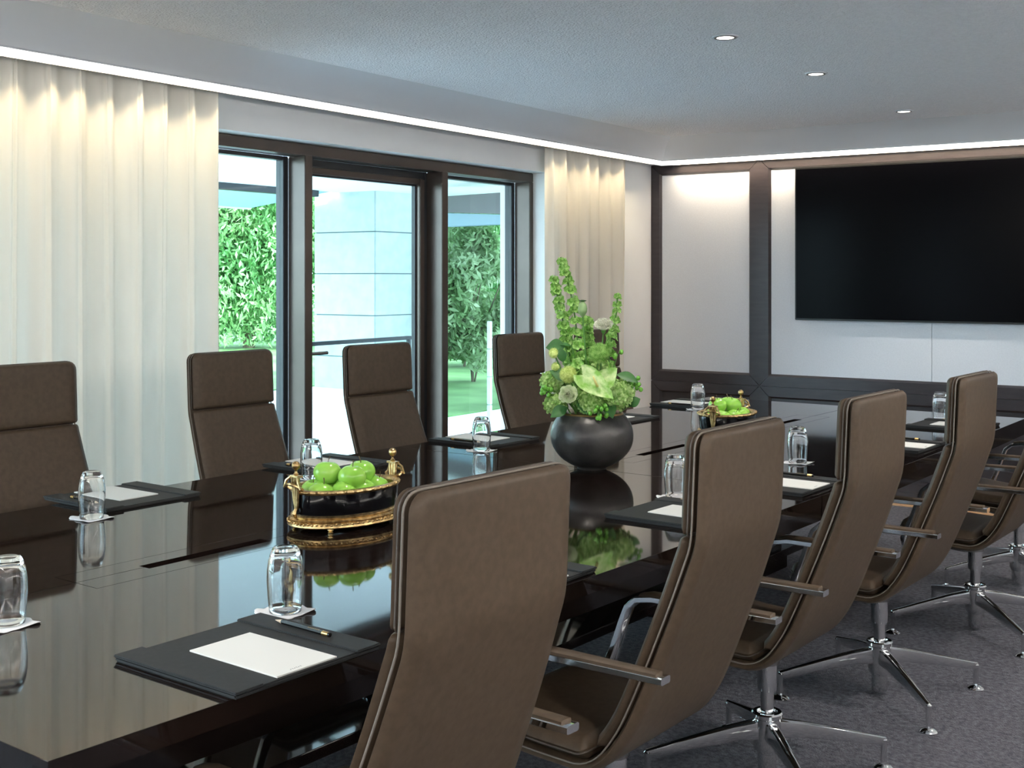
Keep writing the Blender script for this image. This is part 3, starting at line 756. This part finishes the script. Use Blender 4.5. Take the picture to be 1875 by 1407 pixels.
def make_coaster():
    e = empty('coaster')
    n = 24; v = []; f = []; rr = .047
    def zz(x, y):
        a = math.atan2(y, x); r = math.hypot(x, y); return .0012+max(0, r-.036)**2*9*(1+.8*math.sin(4*a+.6))+.0
    N_ = 16
    for j in range(N_+1):
        for i in range(N_+1):
            x = (-1+2*i/N_); y = (-1+2*j/N_)
            wav = 1+.045*math.cos(3*PI*y)*(abs(x) > .99)+.045*math.cos(3*PI*x)*(abs(y) > .99)
            X_, Y_ = x*rr*(wav if abs(x) > .99 else 1), y*rr*(wav if abs(y) > .99 else 1)
            v.append((X_, Y_, zz(X_, Y_)))
    nn = len(v); v += [(a, b, c-.0012) for a, b, c in v]
    for j in range(N_):
        for i in range(N_):
            a = j*(N_+1)+i; f.append((a, a+1, a+N_+2, a+N_+1)); f.append((nn+a, nn+a+N_+1, nn+a+N_+2, nn+a+1))
    for i in range(N_):
        a = i; f.append((a, nn+a, nn+a+1, a+1)); a = N_*(N_+1)+i; f.append((a, a+1, nn+a+1, nn+a))
        a = i*(N_+1); f.append((a, a+N_+1, nn+a+N_+1, nn+a)); a = i*(N_+1)+N_; f.append((a, nn+a, nn+a+N_+1, a+N_+1))
    g = G(); g.add(v, f); g.obj('paper', M['coaster'], e, smooth=True)
    g = G()
    def arc(cx, cy, r, a0, a1, w_=.0009):
        K = 14; p = [(cx+r*math.cos(a0+(a1-a0)*k/K), cy+r*math.sin(a0+(a1-a0)*k/K), .0016) for k in range(K+1)]
        g.tube(p, w_, prof=[(-1, -.15), (1, -.15), (1, .15), (-1, .15)], up=(0, 0, 1))
    arc(0, 0, .018, 1.2, 5.6); arc(.004, 0, .011, .4, 4.2); arc(-.004, .001, .008, 3, 6.4)
    g.obj('logo', M['print'], e)
    return e
def make_glass():
    e = empty('water_glass')
    outer = [(.0325, .0), (.0335, .012), (.0355, .035), (.0372, .060), (.0368, .085), (.034, .105), (.0295, .120), (.0258, .1275), (.0240, .130)]
    top = [(.0235, .1305), (.018, .1312), (.012, .1306), (.0001, .1300)]
    inner = [(.0001, .118), (.012, .1185), (.020, .1175), (.0265, .112), (.0312, .100), (.0344, .084), (.0350, .060), (.0334, .035), (.0314, .012), (.0308, .0)]
    prof = outer+top; pi = inner
    g = G(); n = 40
    full = prof[::-1]+[]   # from top centre down to rim, then up inner
    full = full+[(.03165, -.0006)]+pi[::-1]
    # full starts at axis and ends at axis
    v = []; f = []
    for (r, z) in full:
        for i in range(n): a = 2*PI*i/n; v.append((r*math.cos(a), r*math.sin(a), z+.0006))
    for k in range(len(full)-1):
        for i in range(n): j = (i+1) % n; f.append((k*n+i, k*n+j, (k+1)*n+j, (k+1)*n+i))
    g.add(v, f); bm_o = g.obj('glass_body', M['glass'], e, smooth=True)
    bm = bmesh.new(); bm.from_mesh(bm_o.data); bmesh.ops.remove_doubles(bm, verts=bm.verts, dist=.0002); bmesh.ops.recalc_face_normals(bm, faces=bm.faces); bm.to_mesh(bm_o.data); bm.free()
    bm_o.data.polygons.foreach_set('use_smooth', [True]*len(bm_o.data.polygons))
    return e
m0, p0, n0, c0, g0 = make_mat(), make_paper(), make_pencil(), make_coaster(), make_glass()
used = {}
def place(proto, loc, rz, label, cat, group):
    if proto.name not in used: used[proto.name] = 1; o = proto; o.location = loc; o.rotation_euler = (0, 0, rz)
    else: o = copy_tree(proto, loc, rz)
    return tag(o, label, cat, group)
spots = [  # side, mat centre x,y, glass x,y, description
    ('R', .708, -.842, .548, -.612, 'nearest the camera, on the table corner'),
    ('R', .705, -.118, .548, .13, 'behind the back of the nearest brown chair'),
    ('R', .705, .755, .548, .985, 'beside the second brown chair, right of the vase'),
    ('R', .695, 1.39, .560, 1.86, 'between the second and third brown chairs'),
    ('R', .675, 2.51, None, None, 'between the third and fourth brown chairs'),
    ('R', .672, 3.30, .553, 3.506, 'at the far right corner behind the fourth brown chair'),
    ('L', -.805, -.053, -.601, -.296, 'on the window side nearest the camera, before the curtain'),
    ('L', -.760, .775, -.604, .545, 'on the window side behind the apple bowl'),
    ('L', -.730, 1.64, -.553, 1.400, 'on the window side before the right window'),
    ('L', -.715, 2.61, -.575, 2.36, 'on the window side just behind the flower vase'),
    ('L', -.725, 3.41, -.585, 3.215, 'at the far left corner by the panelled wall'),
]
for (sd, x, y, gx, gy, where) in spots:
    rz = -TH+(PI if sd == 'R' else 0)
    sg = 1 if sd == 'L' else -1
    def P(dx, dy, z): return W(x+sg*dx, y+sg*dy, z)
    place(m0, P(0, 0, TT), rz, 'charcoal leather desk pad '+where, 'desk pad', 'desk pads on the table')
    place(p0, P(-.038, .002, TT+.009), rz+math.radians(random.uniform(-1.5, 1.5)), 'white notepad on the pad '+where, 'notepad', 'notepads on the desk pads')
    place(n0, P(.005, -.138, TT+.0125), rz+PI+math.radians(random.uniform(-3, 3)), 'black pencil on the pad '+where, 'pencil', 'pencils on the desk pads')
    if gx is not None:
        place(c0, W(gx, gy, TT), rz+math.radians(random.uniform(-4, 4)), 'white paper coaster by the pad '+where, 'coaster', 'paper coasters on the table')
        place(g0, W(gx, gy, TT+.002), rz+random.random(), 'upturned glass by the pad '+where, 'glass', 'upturned water glasses')
place(c0, W(.185, -1.003, TT), -TH, 'white printed paper coaster at the left edge of the picture', 'coaster', 'paper coasters on the table')
place(g0, W(.18, -1.00, TT+.002), .3, 'upturned water glass at the left edge of the picture', 'glass', 'upturned water glasses')

# ================================================================== FRUIT BOWLS
def make_bowl():
    e = empty('oval_fruit_bowl')
    A, B = .160, .108     # semi axes along local x, y
    def ring(g, prof, n=64, mi=0):
        v = []; f = []; N_ = len(prof)
        for (d_, z) in prof:
            for i in range(n): a = 2*PI*i/n; v.append(((A+d_)*math.cos(a), (B+d_)*math.sin(a), z))
        for k in range(N_-1):
            for i in range(n): j = (i+1) % n; f.append((k*n+i, k*n+j, (k+1)*n+j, (k+1)*n+i))
        g.add(v, f, mi)
    g = G(); ring(g, [(-.10, .030), (-.005, .030), (.0, .040), (.004, .098), (.004, .105), (-.008, .105), (-.010, .05), (-.03, .044), (-.10, .044)]); g.obj('body', M['bowl_black'], e, auto=40)
    g = G(); ring(g, [(-.010, .104), (-.0105, .060), (-.03, .046), (-.098, .0445)]); g.obj('lining', M['bowl_inner'], e, auto=50)
    g = G(); ring(g, [(-.009, .103), (-.006, .110), (.0, .113), (.007, .111), (.009, .106), (.006, .101), (.003, .101)]); 
    for k in range(36):
        a = 2*PI*k/36; g.sphere(((A+.005)*math.cos(a), (B+.005)*math.sin(a), .1085), .0052, 6, 5, (1.3, 1.3, .7))
    g.obj('rim', M['bronze'], e, auto=45)
    g = G(); ring(g, [(-.02, .012), (.012, .012), (.017, .016), (.016, .022), (.010, .027), (.012, .031), (.006, .036), (.008, .040), (.002, .045), (-.002, .045)]); 
    for k in range(70):
        a = 2*PI*k/70; g.sphere(((A+.0145)*math.cos(a), (B+.0145)*math.sin(a), .0235+.0015*(k % 2)), .0042, 6, 4)
    g.obj('base_ring', M['bronze'], e, auto=45)
    for (sx_, sy_) in ((1, 1), (1, -1), (-1, 1), (-1, -1)):
        g = G(); g.lathe([(.004, 0), (.007, .001), (.0075, .004), (.005, .006), (.009, .009), (.009, .012), (.006, .016)], 12, (sx_*A*.72, sy_*B*.72, 0)); g.obj('foot', M['bronze'], e, auto=40)
    for s_ in (-1, 1):
        g = G(); X_ = s_*(A+.010)
        for dy in (-.011, 0, .011):
            g.tube([(X_-s_*.002, dy*.35, .062), (X_, dy*.7, .09), (X_+s_*.002, dy, .142), (X_+s_*.003, dy, .148)], [.0035, .0045, .0058, .006], 6)
        g.box((X_-.007, -.018, .147), (X_+.010, .018, .152))
        g.tube([(X_, 0, .062), (X_+s_*.006, 0, .05), (X_-s_*.002, .004, .038)], [.005, .006, .004], 8)
        # garland hung round the post
        pts = []
        for k in range(17): a = -PI*.5+PI*2*k/16; pts.append((X_+s_*(.006+.014*math.cos(a)), .030*math.sin(a), .120+.010*math.cos(a*1.0)))
        g.tube(pts, [.0042+.0012*math.sin(k*2.2) for k in range(17)], 7)
        for q in (-1, 1): g.tube([(X_+s_*.004, q*.014, .150), (X_+s_*.012, q*.026, .138), (X_+s_*.012, q*.036, .118)], [.003, .004, .003], 6)
        h = g.obj('handle', M['bronze'], e, auto=45)
        g = G(); g.lathe([(.006, .152), (.007, .156), (.0035, .160), (.0035, .166), (.0055, .168)], 12, (X_, 0, 0)); g.sphere((X_, 0, .178), .0118, 14, 10); g.obj('ball_finial', M['bronze'], h, auto=45)
    return e
def make_apple():
    e = empty('green_apple'); g = G(); R_ = .0355; prof = []
    for k in range(19):
        t = PI*k/18; r = R_*math.sin(t)*(1+.06*math.sin(t)); z = -R_*.93*math.cos(t)
        dim = math.exp(-(r/.009)**2); z += (-.0085*dim if t > PI/2 else .005*dim)
        rr = r*(1.0+.05*(z/R_)); prof.append((max(rr, 1e-6), z+R_*.93))
    v = []; f = []; n = 24
    for (r, z) in prof:
        for i in range(n): a = 2*PI*i/n; q = 1+.018*math.cos(5*a); v.append((r*q*math.cos(a), r*q*math.sin(a), z))
    for k in range(18):
        for i in range(n): j = (i+1) % n; f.append((k*n+i, k*n+j, (k+1)*n+j, (k+1)*n+i))
    g.add(v, f); g.obj('flesh', M['apple'], e, smooth=True)
    g = G(); g.tube([(0, 0, .056), (.001, 0, .066), (.005, .001, .078)], [.0012, .001, .0016], 6); g.obj('stem', M['stemwood'], e, auto=60)
    return e
bw = make_bowl(); ap = make_apple()
bowls = [(.012, .095, 84, 'the front fruit bowl'), (.035, 2.33, 97, 'the rear fruit bowl')]
apn = ['left', 'front', 'right', 'back']
for bi, (bx, by, ang, nm) in enumerate(bowls):
    rz = math.radians(ang)-TH
    p = W(bx, by, TT)
    b_ = place(bw, p, rz, ['black oval fruit bowl with gilt handles and green apples, nearer the camera', 'black oval fruit bowl with gilt handles and apples, before the panelled wall'][bi], 'bowl', 'oval fruit bowls')
    R_ = Matrix.Rotation(rz, 4, 'Z')
    lower = [(-.108, -.018), (-.052, -.058), (.018, -.060), (.088, -.040), (.108, .028), (.045, .060), (-.030, .062), (-.088, .046), (-.018, 0), (.048, 0)]
    lab = ['at the handle end nearest the camera', 'at the near right rim', 'at the middle of the right rim', 'at the far right rim', 'at the far handle end', 'at the far left rim', 'at the middle of the left rim', 'at the near left rim', 'in the centre', 'in the centre toward the far end']
    for k, (x, y) in enumerate(lower):
        q = p+(R_ @ Vector((x*.9, y*.86, 0))); q.z = TT+.048+(.012 if k < 8 else 0)
        a = place(ap, q, random.random()*6, 'lower apple %s in %s' % (lab[k], nm), 'apple', 'green apples in the fruit bowls')
        a.rotation_euler = (random.uniform(-.4, .4), random.uniform(-.4, .4), random.random()*6)
        a.location = q+Vector((0, 0, .033))-a.rotation_euler.to_matrix() @ Vector((0, 0, .033))
    tops = [(-.048, .026, .108, 'left'), (-.012, -.038, .100, 'front middle'), (.048, -.010, .104, 'right')]
    if bi: tops = [(-.055, .020, .108, 'left'), (.012, -.022, .104, 'front middle'), (.050, .012, .104, 'right')]
    for (x, y, z, q_) in tops:
        q = p+(R_ @ Vector((x, y, 0))); q.z = TT+z
        a = place(ap, q, 0, 'large top apple, %s, in %s' % (q_, nm), 'apple', 'green apples in the fruit bowls')
        a.rotation_euler = (random.uniform(-.12, .12), random.uniform(-.12, .12), random.random()*6); a.scale = (1.03, 1.03, 1.0)

# ================================================================== VASE AND FLOWERS
VP = W(.03, 1.30, TT); CA = math.radians(34.24)
vs = empty('vase', VP, CA, label='round dark hammered-metal vase holding the flower arrangement', cat='vase')
g = G(); n = 56; prof = []
for k in range(25):
    t = k/24; a = -PI*.5+.38+t*(PI*.5-.38+.74)
    prof.append((.1475*math.cos(a), .1185+.1185*math.sin(a)))
prof = [(.0001, 0), (.05, .0)]+[(r, max(z, 0)) for r, z in prof]
z_top = prof[-1][1]; r_top = prof[-1][0]
prof += [(r_top-.002, z_top+.004), (r_top-.008, z_top+.001), (r_top+.012, z_top-.03), (.135, .12), (.11, .05), (.06, .012), (.0001, .012)]
v = []; f = []
for k, (r, z) in enumerate(prof):
    for i in range(n):
        a = 2*PI*i/n; q = 1+(.006*math.sin(9*a+k*1.9)*math.sin(k*1.3+a*4) if 3 < k < 25 else 0); v.append((r*q*math.cos(a), r*q*math.sin(a), z))
for k in range(len(prof)-1):
    for i in range(n): j = (i+1) % n; f.append((k*n+i, k*n+j, (k+1)*n+j, (k+1)*n+i))
g.add(v, f); g.obj('vase_body', M['vase'], vs, auto=50)
g = G(); g.lathe([(r_top-.003, z_top+.0045), (r_top+.001, z_top+.003), (r_top+.0035, z_top-.003), (r_top+.001, z_top-.002)], 56); g.obj('rim', M['vase_in'], vs, auto=40)
R4 = Matrix.Translation(VP) @ Matrix.Rotation(CA, 4, 'Z')
PXM = 4.36/2203
def F(u, v_, y=0): return Vector(((u-1087)*PXM, y, (860-v_)*PXM))
fr_rng = random.Random(11)
def flower(name, label, cat='flower', group=None):
    e = empty(name, VP, CA, label=label, cat=cat, group=group); return e
ROOT = Vector((0, 0, .05))
def stem(g, tip, r=.0026, bend=.02, root=None):
    rt = root or ROOT+Vector((fr_rng.uniform(-.03, .03), fr_rng.uniform(-.03, .03), 0)); mid = rt.lerp(tip, .5)+Vector((0, 0, bend*1.2))
    g.tube([rt, mid, tip], [r*1.2, r*1.1, r], 7)
# bell shaped calyx
def calyx_mesh():
    g = G(); n = 10; v = []; f = []
    pr = [(.002, 0), (.006, .004), (.011, .010), (.017, .014), (.0205, .0155)]
    for k, (r, z) in enumerate(pr):
        for i in range(n): a = 2*PI*i/n; q = 1+(.10*math.cos(5*a) if k > 2 else 0); v.append((r*q*math.cos(a), r*q*math.sin(a), z+(.0015*math.cos(5*a) if k > 3 else 0)))
    for k in range(len(pr)-1):
        for i in range(n): j = (i+1) % n; f.append((k*n+i, k*n+j, (k+1)*n+j, (k+1)*n+i))
    f.append(tuple(range(n))[::-1]); g.add(v, f)
    g.sphere((0, 0, .008), .004, 6, 5)
    o = g.obj('calyx', M['bell'], None, smooth=True); return o
cal = calyx_mesh(); calused = False
def bells(label, pts, s0, s1, step=.031):
    global calused
    e = flower('bell_flower_stem', label, group='tall bell-flower stems in the vase')
    P = catmull([tuple(p) for p in pts], 8); g = G(); rt = ROOT; g.tube([rt]+P, .0028, 7); g.obj('stem', M['green'], e, auto=60)
    L_ = 0; last = 0; tot = sum((b-a).length for a, b in zip(P, P[1:])); k = 0
    for a, b in zip(P, P[1:]):
        L_ += (b-a).length
        if L_-last > step*(1-.35*L_/tot):
            last = L_; t = L_/tot; s_ = s0+(s1-s0)*t
            for q in range(5):
                ang = q*2*PI/5+k*.6+fr_rng.uniform(-.2, .2)
                d_ = Vector((math.cos(ang), math.sin(ang), fr_rng.uniform(.1, .75))).normalized()
                if not calused: o = cal; calused = True
                else: o = cal.copy(); C.objects.link(o)
                o.parent = e; o.location = b+d_*.007*s_+Vector((0, 0, fr_rng.uniform(-.006, .006))); s3 = s_*fr_rng.uniform(.85, 1.2); o.scale = (s3, s3, s3)
                o.rotation_euler = d_.to_track_quat('Z', 'Y').to_euler()
            k += 1
    return e
bells('tallest bell-flower stem with green cups, rising left of centre', [F(1068, 735, .0), F(1062, 640, -.0), F(1052, 560), F(1036, 500), F(1031, 480)], 1.0, .62)
bells('second tall bell-flower stem, left of the tallest one', [F(1058, 735, .03), F(1046, 650, .03), F(1034, 590, .03), F(1022, 535, .03), F(1019, 516, .03)], 1.0, .62)
bells('short bell-flower stem just behind the seed pod', [F(1082, 735, .05), F(1083, 660, .05), F(1080, 600, .05)], 1.0, .8)
bells('bell-flower stem rising at the right side of the arrangement', [F(1112, 725, .03), F(1122, 640, .03), F(1131, 590, .03), F(1134, 553, .03)], .95, .5)
bells('low bell-flower stem at the left of the pod stem', [F(1066, 740, -.05), F(1064, 700, -.05), F(1058, 670, -.05)], .95, .85)
# poppy pod
e = flower('poppy_seed_pod', 'smooth green poppy seed pod on a tall straight stem'); g = G()
tip = F(1069, 585, -.04); stem(g, tip, .0026, 0, root=F(1081, 735, -.03)); g.obj('stem', M['green'], e, auto=60)
g = G(); g.lathe([(.003, -.004), (.009, .002), (.0155, .014), (.0165, .026), (.0135, .040), (.007, .048), (.006, .050)], 18, tip); g.obj('pod', M['pod'], e, smooth=True)
g = G(); g.lathe([(.006, .050), (.013, .0525), (.014, .054), (.004, .056)], 12, tip); g.obj('crown', M['darkleaf'], e, auto=40)
# carnations
def petals(c, r, m, parent, name, n=70, up=Vector((0, -.3, 1)), flat=.75, seed=1, psz=.45):
    rr = random.Random(seed); g = G(); up = up.normalized(); q = up.to_track_quat('Z', 'Y').to_matrix()
    for k in range(n):
        t = k/n; ph = k*2.39996; th = .02+t*1.5
        d_ = Vector((math.sin(th)*math.cos(ph), math.sin(th)*math.sin(ph), math.cos(th)*flat)); side = Vector((-math.sin(ph), math.cos(ph), 0))
        base = d_*r*.25; tip_ = d_*r*(.85+.25*rr.random()); w_ = r*psz*(.6+.4*t); v = [base]
        K = 5; nrm = side.cross(d_).normalized()
        for i in range(K+1): s_ = -1+2*i/K; v.append(tip_+side*w_*s_*.5-d_*abs(s_)*r*.12+nrm*r*.10*(1 if i % 2 else -1)*rr.random())
        f = [(0, i+1, i+2) for i in range(K)]
        g.add([c+q @ p for p in v], f)
    o = g.obj(name, m, parent, smooth=True, recalc=False); o['kind'] = 'stuff'
    g = G(); g.sphere(c+up*r*.12, r*.62, 12, 8); g.obj('inner_petals', m, parent, smooth=True); return o
e = flower('white_carnation', 'white carnation standing above the greenery on the right'); g = G(); c = F(1107, 603, -.02)
stem(g, c-Vector((0, 0, .012)), .0026, 0, root=F(1098, 730, -.02)); g.lathe([(.003, -.03), (.008, -.022), (.009, -.006), (.004, -.002)], 10, c); g.obj('stem', M['green'], e, auto=60)
petals(c, .034, M['whitep'], e, 'petals', 110, Vector((0, -.5, 1)), .8, 2, .6)
e = flower('cream_carnation', 'pale cream carnation low at the left front of the bouquet'); c = F(1042, 722, -.115)
g = G(); stem(g, c, .0026); g.obj('stem', M['green'], e, auto=60); petals(c, .034, M['cream'], e, 'petals', 150, Vector((-.3, -1, .35)), 1.0, 3, .5)
# fuzzy green ball
def fuzzy(name, label, c, r, m, n=420, l=.25, squash=1):
    e = flower(name, label); g = G(); stem(g, c, .0028); g.obj('stem', M['green'], e, auto=60)
    g = G(); g.sphere(c, r*.86, 14, 10, (squash, squash, 1)); g.obj('head', m, e, smooth=True)
    g = G(); rr = random.Random(5)
    for k in range(n):
        z = 1-2*(k+.5)/n; ph = k*2.39996; q = math.sqrt(1-z*z); d_ = Vector((q*math.cos(ph), q*math.sin(ph), z)); s_ = d_.orthogonal().normalized()*r*.045; s2 = d_.cross(s_)
        b_ = c+Vector((d_.x*squash, d_.y*squash, d_.z))*r*.82; t_ = c+Vector((d_.x*squash, d_.y*squash, d_.z))*r*(1+l*(.5+.5*rr.random()))
        g.add([b_+s_, b_-s_*.5+s2, b_-s_*.5-s2, t_], [(0, 1, 3), (1, 2, 3), (2, 0, 3)])
    o = g.obj('bristles', m, e, recalc=False); o['kind'] = 'stuff'; return e
fuzzy('green_dianthus', 'vivid green fuzzy dianthus ball in the centre', F(1098, 651, -.06), .034, M['bell'], 600, .22)
fuzzy('balloon_pod', 'yellow-green bristly pod at the far left, upper of two', F(1018, 652, -.03), .020, M['spiky'], 160, .15)
fuzzy('balloon_pod', 'yellow-green bristly pod at the far left, lower of two', F(1022, 677, -.02), .019, M['spiky'], 160, .15)
fuzzy('pincushion_flower', 'large yellow-green pincushion flower left of the anthurium', F(1042, 687, -.10), .029, M['spiky'], 420, .2)
# hydrangeas
def hydrangea(label, c, r, n, m='hydr', seed=1):
    e = flower('hydrangea', label, group='green hydrangea heads'); g = G(); stem(g, c, .004); g.obj('stem', M['green'], e, auto=60)
    rr = random.Random(seed); g = G()
    for k in range(n):
        z = 1-1.75*(k+.5)/n; ph = k*2.39996; q = math.sqrt(max(0, 1-z*z)); d_ = Vector((q*math.cos(ph), q*math.sin(ph), z*.85)); p = c+d_*r*(.88+.14*rr.random())
        M3 = (d_+Vector((rr.uniform(-.3, .3), rr.uniform(-.3, .3), 0))).to_track_quat('Z', 'Y').to_matrix(); a0 = rr.random()*6; s_ = .0125*(.8+.4*rr.random())
        for i in range(4):
            a = a0+i*PI/2; ca, sa = math.cos(a), math.sin(a); v = [(0, 0, 0), (.55*ca-.5*sa, .55*sa+.5*ca, .12), (1.1*ca-.32*sa, 1.1*sa+.32*ca, .35), (1.2*ca, 1.2*sa, .38), (1.1*ca+.32*sa, 1.1*sa-.32*ca, .35), (.55*ca+.5*sa, .55*sa-.5*ca, .12), (.6*ca, .6*sa, -.02)]
            g.add([p+M3 @ (Vector(q_)*s_) for q_ in v], [(0, 1, 6), (1, 2, 3, 6), (3, 4, 5, 6), (5, 0, 6)])
    o = g.obj('florets', M[m], e, smooth=True, recalc=False); o['kind'] = 'stuff'
    g = G(); g.sphere(c, r*.8, 12, 8); g.obj('flower_core', M['green'], e, smooth=True); return e
hydrangea('large green hydrangea head at the right of the bouquet', F(1128, 727, -.03), .063, 170, seed=1)
hydrangea('green hydrangea head low at the centre front', F(1080, 738, -.085), .042, 110, seed=2)
hydrangea('green hydrangea head at the upper left of the bouquet', F(1017, 705, .0), .042, 110, seed=3)
hydrangea('small green hydrangea head hanging at the lower left', F(1022, 743, -.03), .038, 90, seed=4)
hydrangea('green hydrangea head behind the anthurium', F(1105, 690, .05), .048, 110, seed=5)
hydrangea('green hydrangea head at the back of the bouquet', F(1058, 705, .07), .05, 90, seed=6)
hydrangea('dim green hydrangea head tucked in behind the cream carnation', F(1060, 722, -.03), .045, 90, seed=7)
# anthurium: two broad heart-shaped spathes
def spathe(g, c, fwd, up, L_, Wd, cup=.15):
    fwd = fwd.normalized(); nr = up.normalized(); sd = fwd.cross(nr).normalized(); NV, NU = 14, 10; v = []; f = []
    for j in range(NV+1):
        t = j/NV; y = -.22+1.22*t
        hw = (math.sin(PI*min(1, (t*.96+.04))**.62))**.75*.5
        for i in range(NU+1):
            s_ = -1+2*i/NU; notch = -.16*(1-abs(s_))**1.5*max(0, 1-t*3.5) if False else 0
            yy = y+(.20*max(0, 1-t*4)*(1-abs(s_))**1.2)
            v.append(c+fwd*yy*L_+sd*s_*hw*Wd+nr*(cup*Wd*(s_*s_)*.6-.05*L_*t*t+.008*math.sin(s_*9)*hw))
    for j in range(NV):
        for i in range(NU): a = j*(NU+1)+i; f.append((a, a+1, a+NU+2, a+NU+1))
    g.add(v, f)
e = flower('anthurium', 'large waxy light-green anthurium with yellow spadix at the centre front')
c = F(1068, 688, -.125); g = G(); stem(g, c+Vector((.02, .01, -.01)), .003); g.obj('stem', M['green'], e, auto=60)
g = G(); spathe(g, c, Vector((.78, -.15, -.60)), Vector((.05, -1, .28)), .128, .088, .2); g.obj('spathe', M['anth'], e, smooth=True, recalc=False)
q = F(1092, 706, -.135); g = G(); g.tube([q, q+Vector((-.008, -.014, .016)), q+Vector((-.016, -.018, .036))], [.005, .0045, .0025], 8); g.obj('spadix', M['spadix'], e, smooth=True)
e = flower('anthurium', 'second light-green anthurium lifting to the upper right of the centre'); cc = F(1103, 700, -.105); g = G(); stem(g, cc, .003); g.obj('stem', M['green'], e, auto=60)
g = G(); spathe(g, cc, Vector((.62, -.1, .62)), Vector((-.35, -1, .1)), .070, .072, .3); g.obj('spathe', M['anth'], e, smooth=True, recalc=False)
# berries
def berries(label, c, n, spread, seed, down=0):
    e = flower('berry_sprig', label, 'berries', 'green berry sprigs'); rr = random.Random(seed); g = G(); stem(g, c, .0024); 
    P = [c+Vector((rr.uniform(-1, 1)*spread, rr.uniform(-1, .6)*spread*.8, rr.uniform(-1, 1)*spread*.9)) for _ in range(n)]
    for p in P: g.tube([c, c.lerp(p, .6)+Vector((0, 0, .004)), p], .0009, 5)
    g.obj('twig', M['green'], e, auto=60)
    for p in P: g = G(); g.sphere(p, .0078, 10, 7, (1, 1, 1.15)); g.obj('berry', M['berry'], e, smooth=True)
berries('sprig of green berries sticking out at the right', F(1163, 706, -.02), 11, .024, 1)
berries('sprig of green berries hanging low over the vase rim at the front', F(1094, 749, -.115), 14, .03, 2)
berries('sprig of green berries at the far left edge', F(1006, 718, -.05), 9, .02, 3)
berries('small sprig of green berries at the upper right', F(1133, 655, -.0), 6, .016, 4)
# leaves
def leafo(label, c, fwd, up, L_, Wd, m='darkleaf', name='leaf_sprig'):
    e = flower(name, label, 'leaf', 'dark leaves in the bouquet'); g = G(); stem(g, c, .0022); g.obj('stem', M['green'], e, auto=60)
    g = G(); fwd = fwd.normalized(); nr = up.normalized(); sd = fwd.cross(nr).normalized(); v = []; f = []; NV = 10
    for j in range(NV+1):
        t = j/NV; hw = math.sin(PI*t**.85)*.5
        for s_ in (-1, -.5, 0, .5, 1): v.append(c+fwd*t*L_+sd*s_*hw*Wd+nr*(.25*abs(s_)*hw*Wd-.25*L_*t*t))
    for j in range(NV):
        for i in range(4): a = j*5+i; f.append((a, a+1, a+6, a+5))
    g.add(v, f); g.obj('blade', M[m], e, smooth=True, recalc=False)
leafo('broad dark leaf reaching out to the right above the berries', F(1130, 690, -.03), Vector((.9, -.3, -.15)), Vector((.1, -.6, .8)), .085, .05)
leafo('narrow dark leaf pointing left beside the bell-flower stems', F(1050, 640, -.02), Vector((-1, -.1, .35)), Vector((0, -.5, .8)), .055, .02)
leafo('round dark leaf at the upper left of the bouquet', F(1038, 640, -.02), Vector((-.9, -.2, .0)), Vector((0, -1, .3)), .07, .055)
leafo('dark leaf at the left below the bell-flower stems', F(1035, 668, -.03), Vector((-.2, -.3, .9)), Vector((0, -1, .2)), .06, .035)
leafo('dark leaf drooping at the lower left over the vase', F(1040, 745, -.09), Vector((-.8, -.4, -.35)), Vector((0, -.8, .5)), .07, .045)
leafo('dark leaf behind the pincushion flower', F(1050, 700, -.05), Vector((-.9, .1, .5)), Vector((0, -.9, .5)), .09, .05)
leafo('green leaf beside the large hydrangea at the lower right', F(1150, 745, -.05), Vector((.6, -.4, .5)), Vector((0, -.8, .5)), .06, .04)
leafo('dark leaf low in the centre under the anthurium', F(1065, 725, -.08), Vector((.2, -.6, -.6)), Vector((0, -1, .5)), .08, .05)
leafo('dark leaf under the right hydrangea', F(1110, 735, -.06), Vector((.2, -.6, -.5)), Vector((0, -1, .5)), .08, .05)
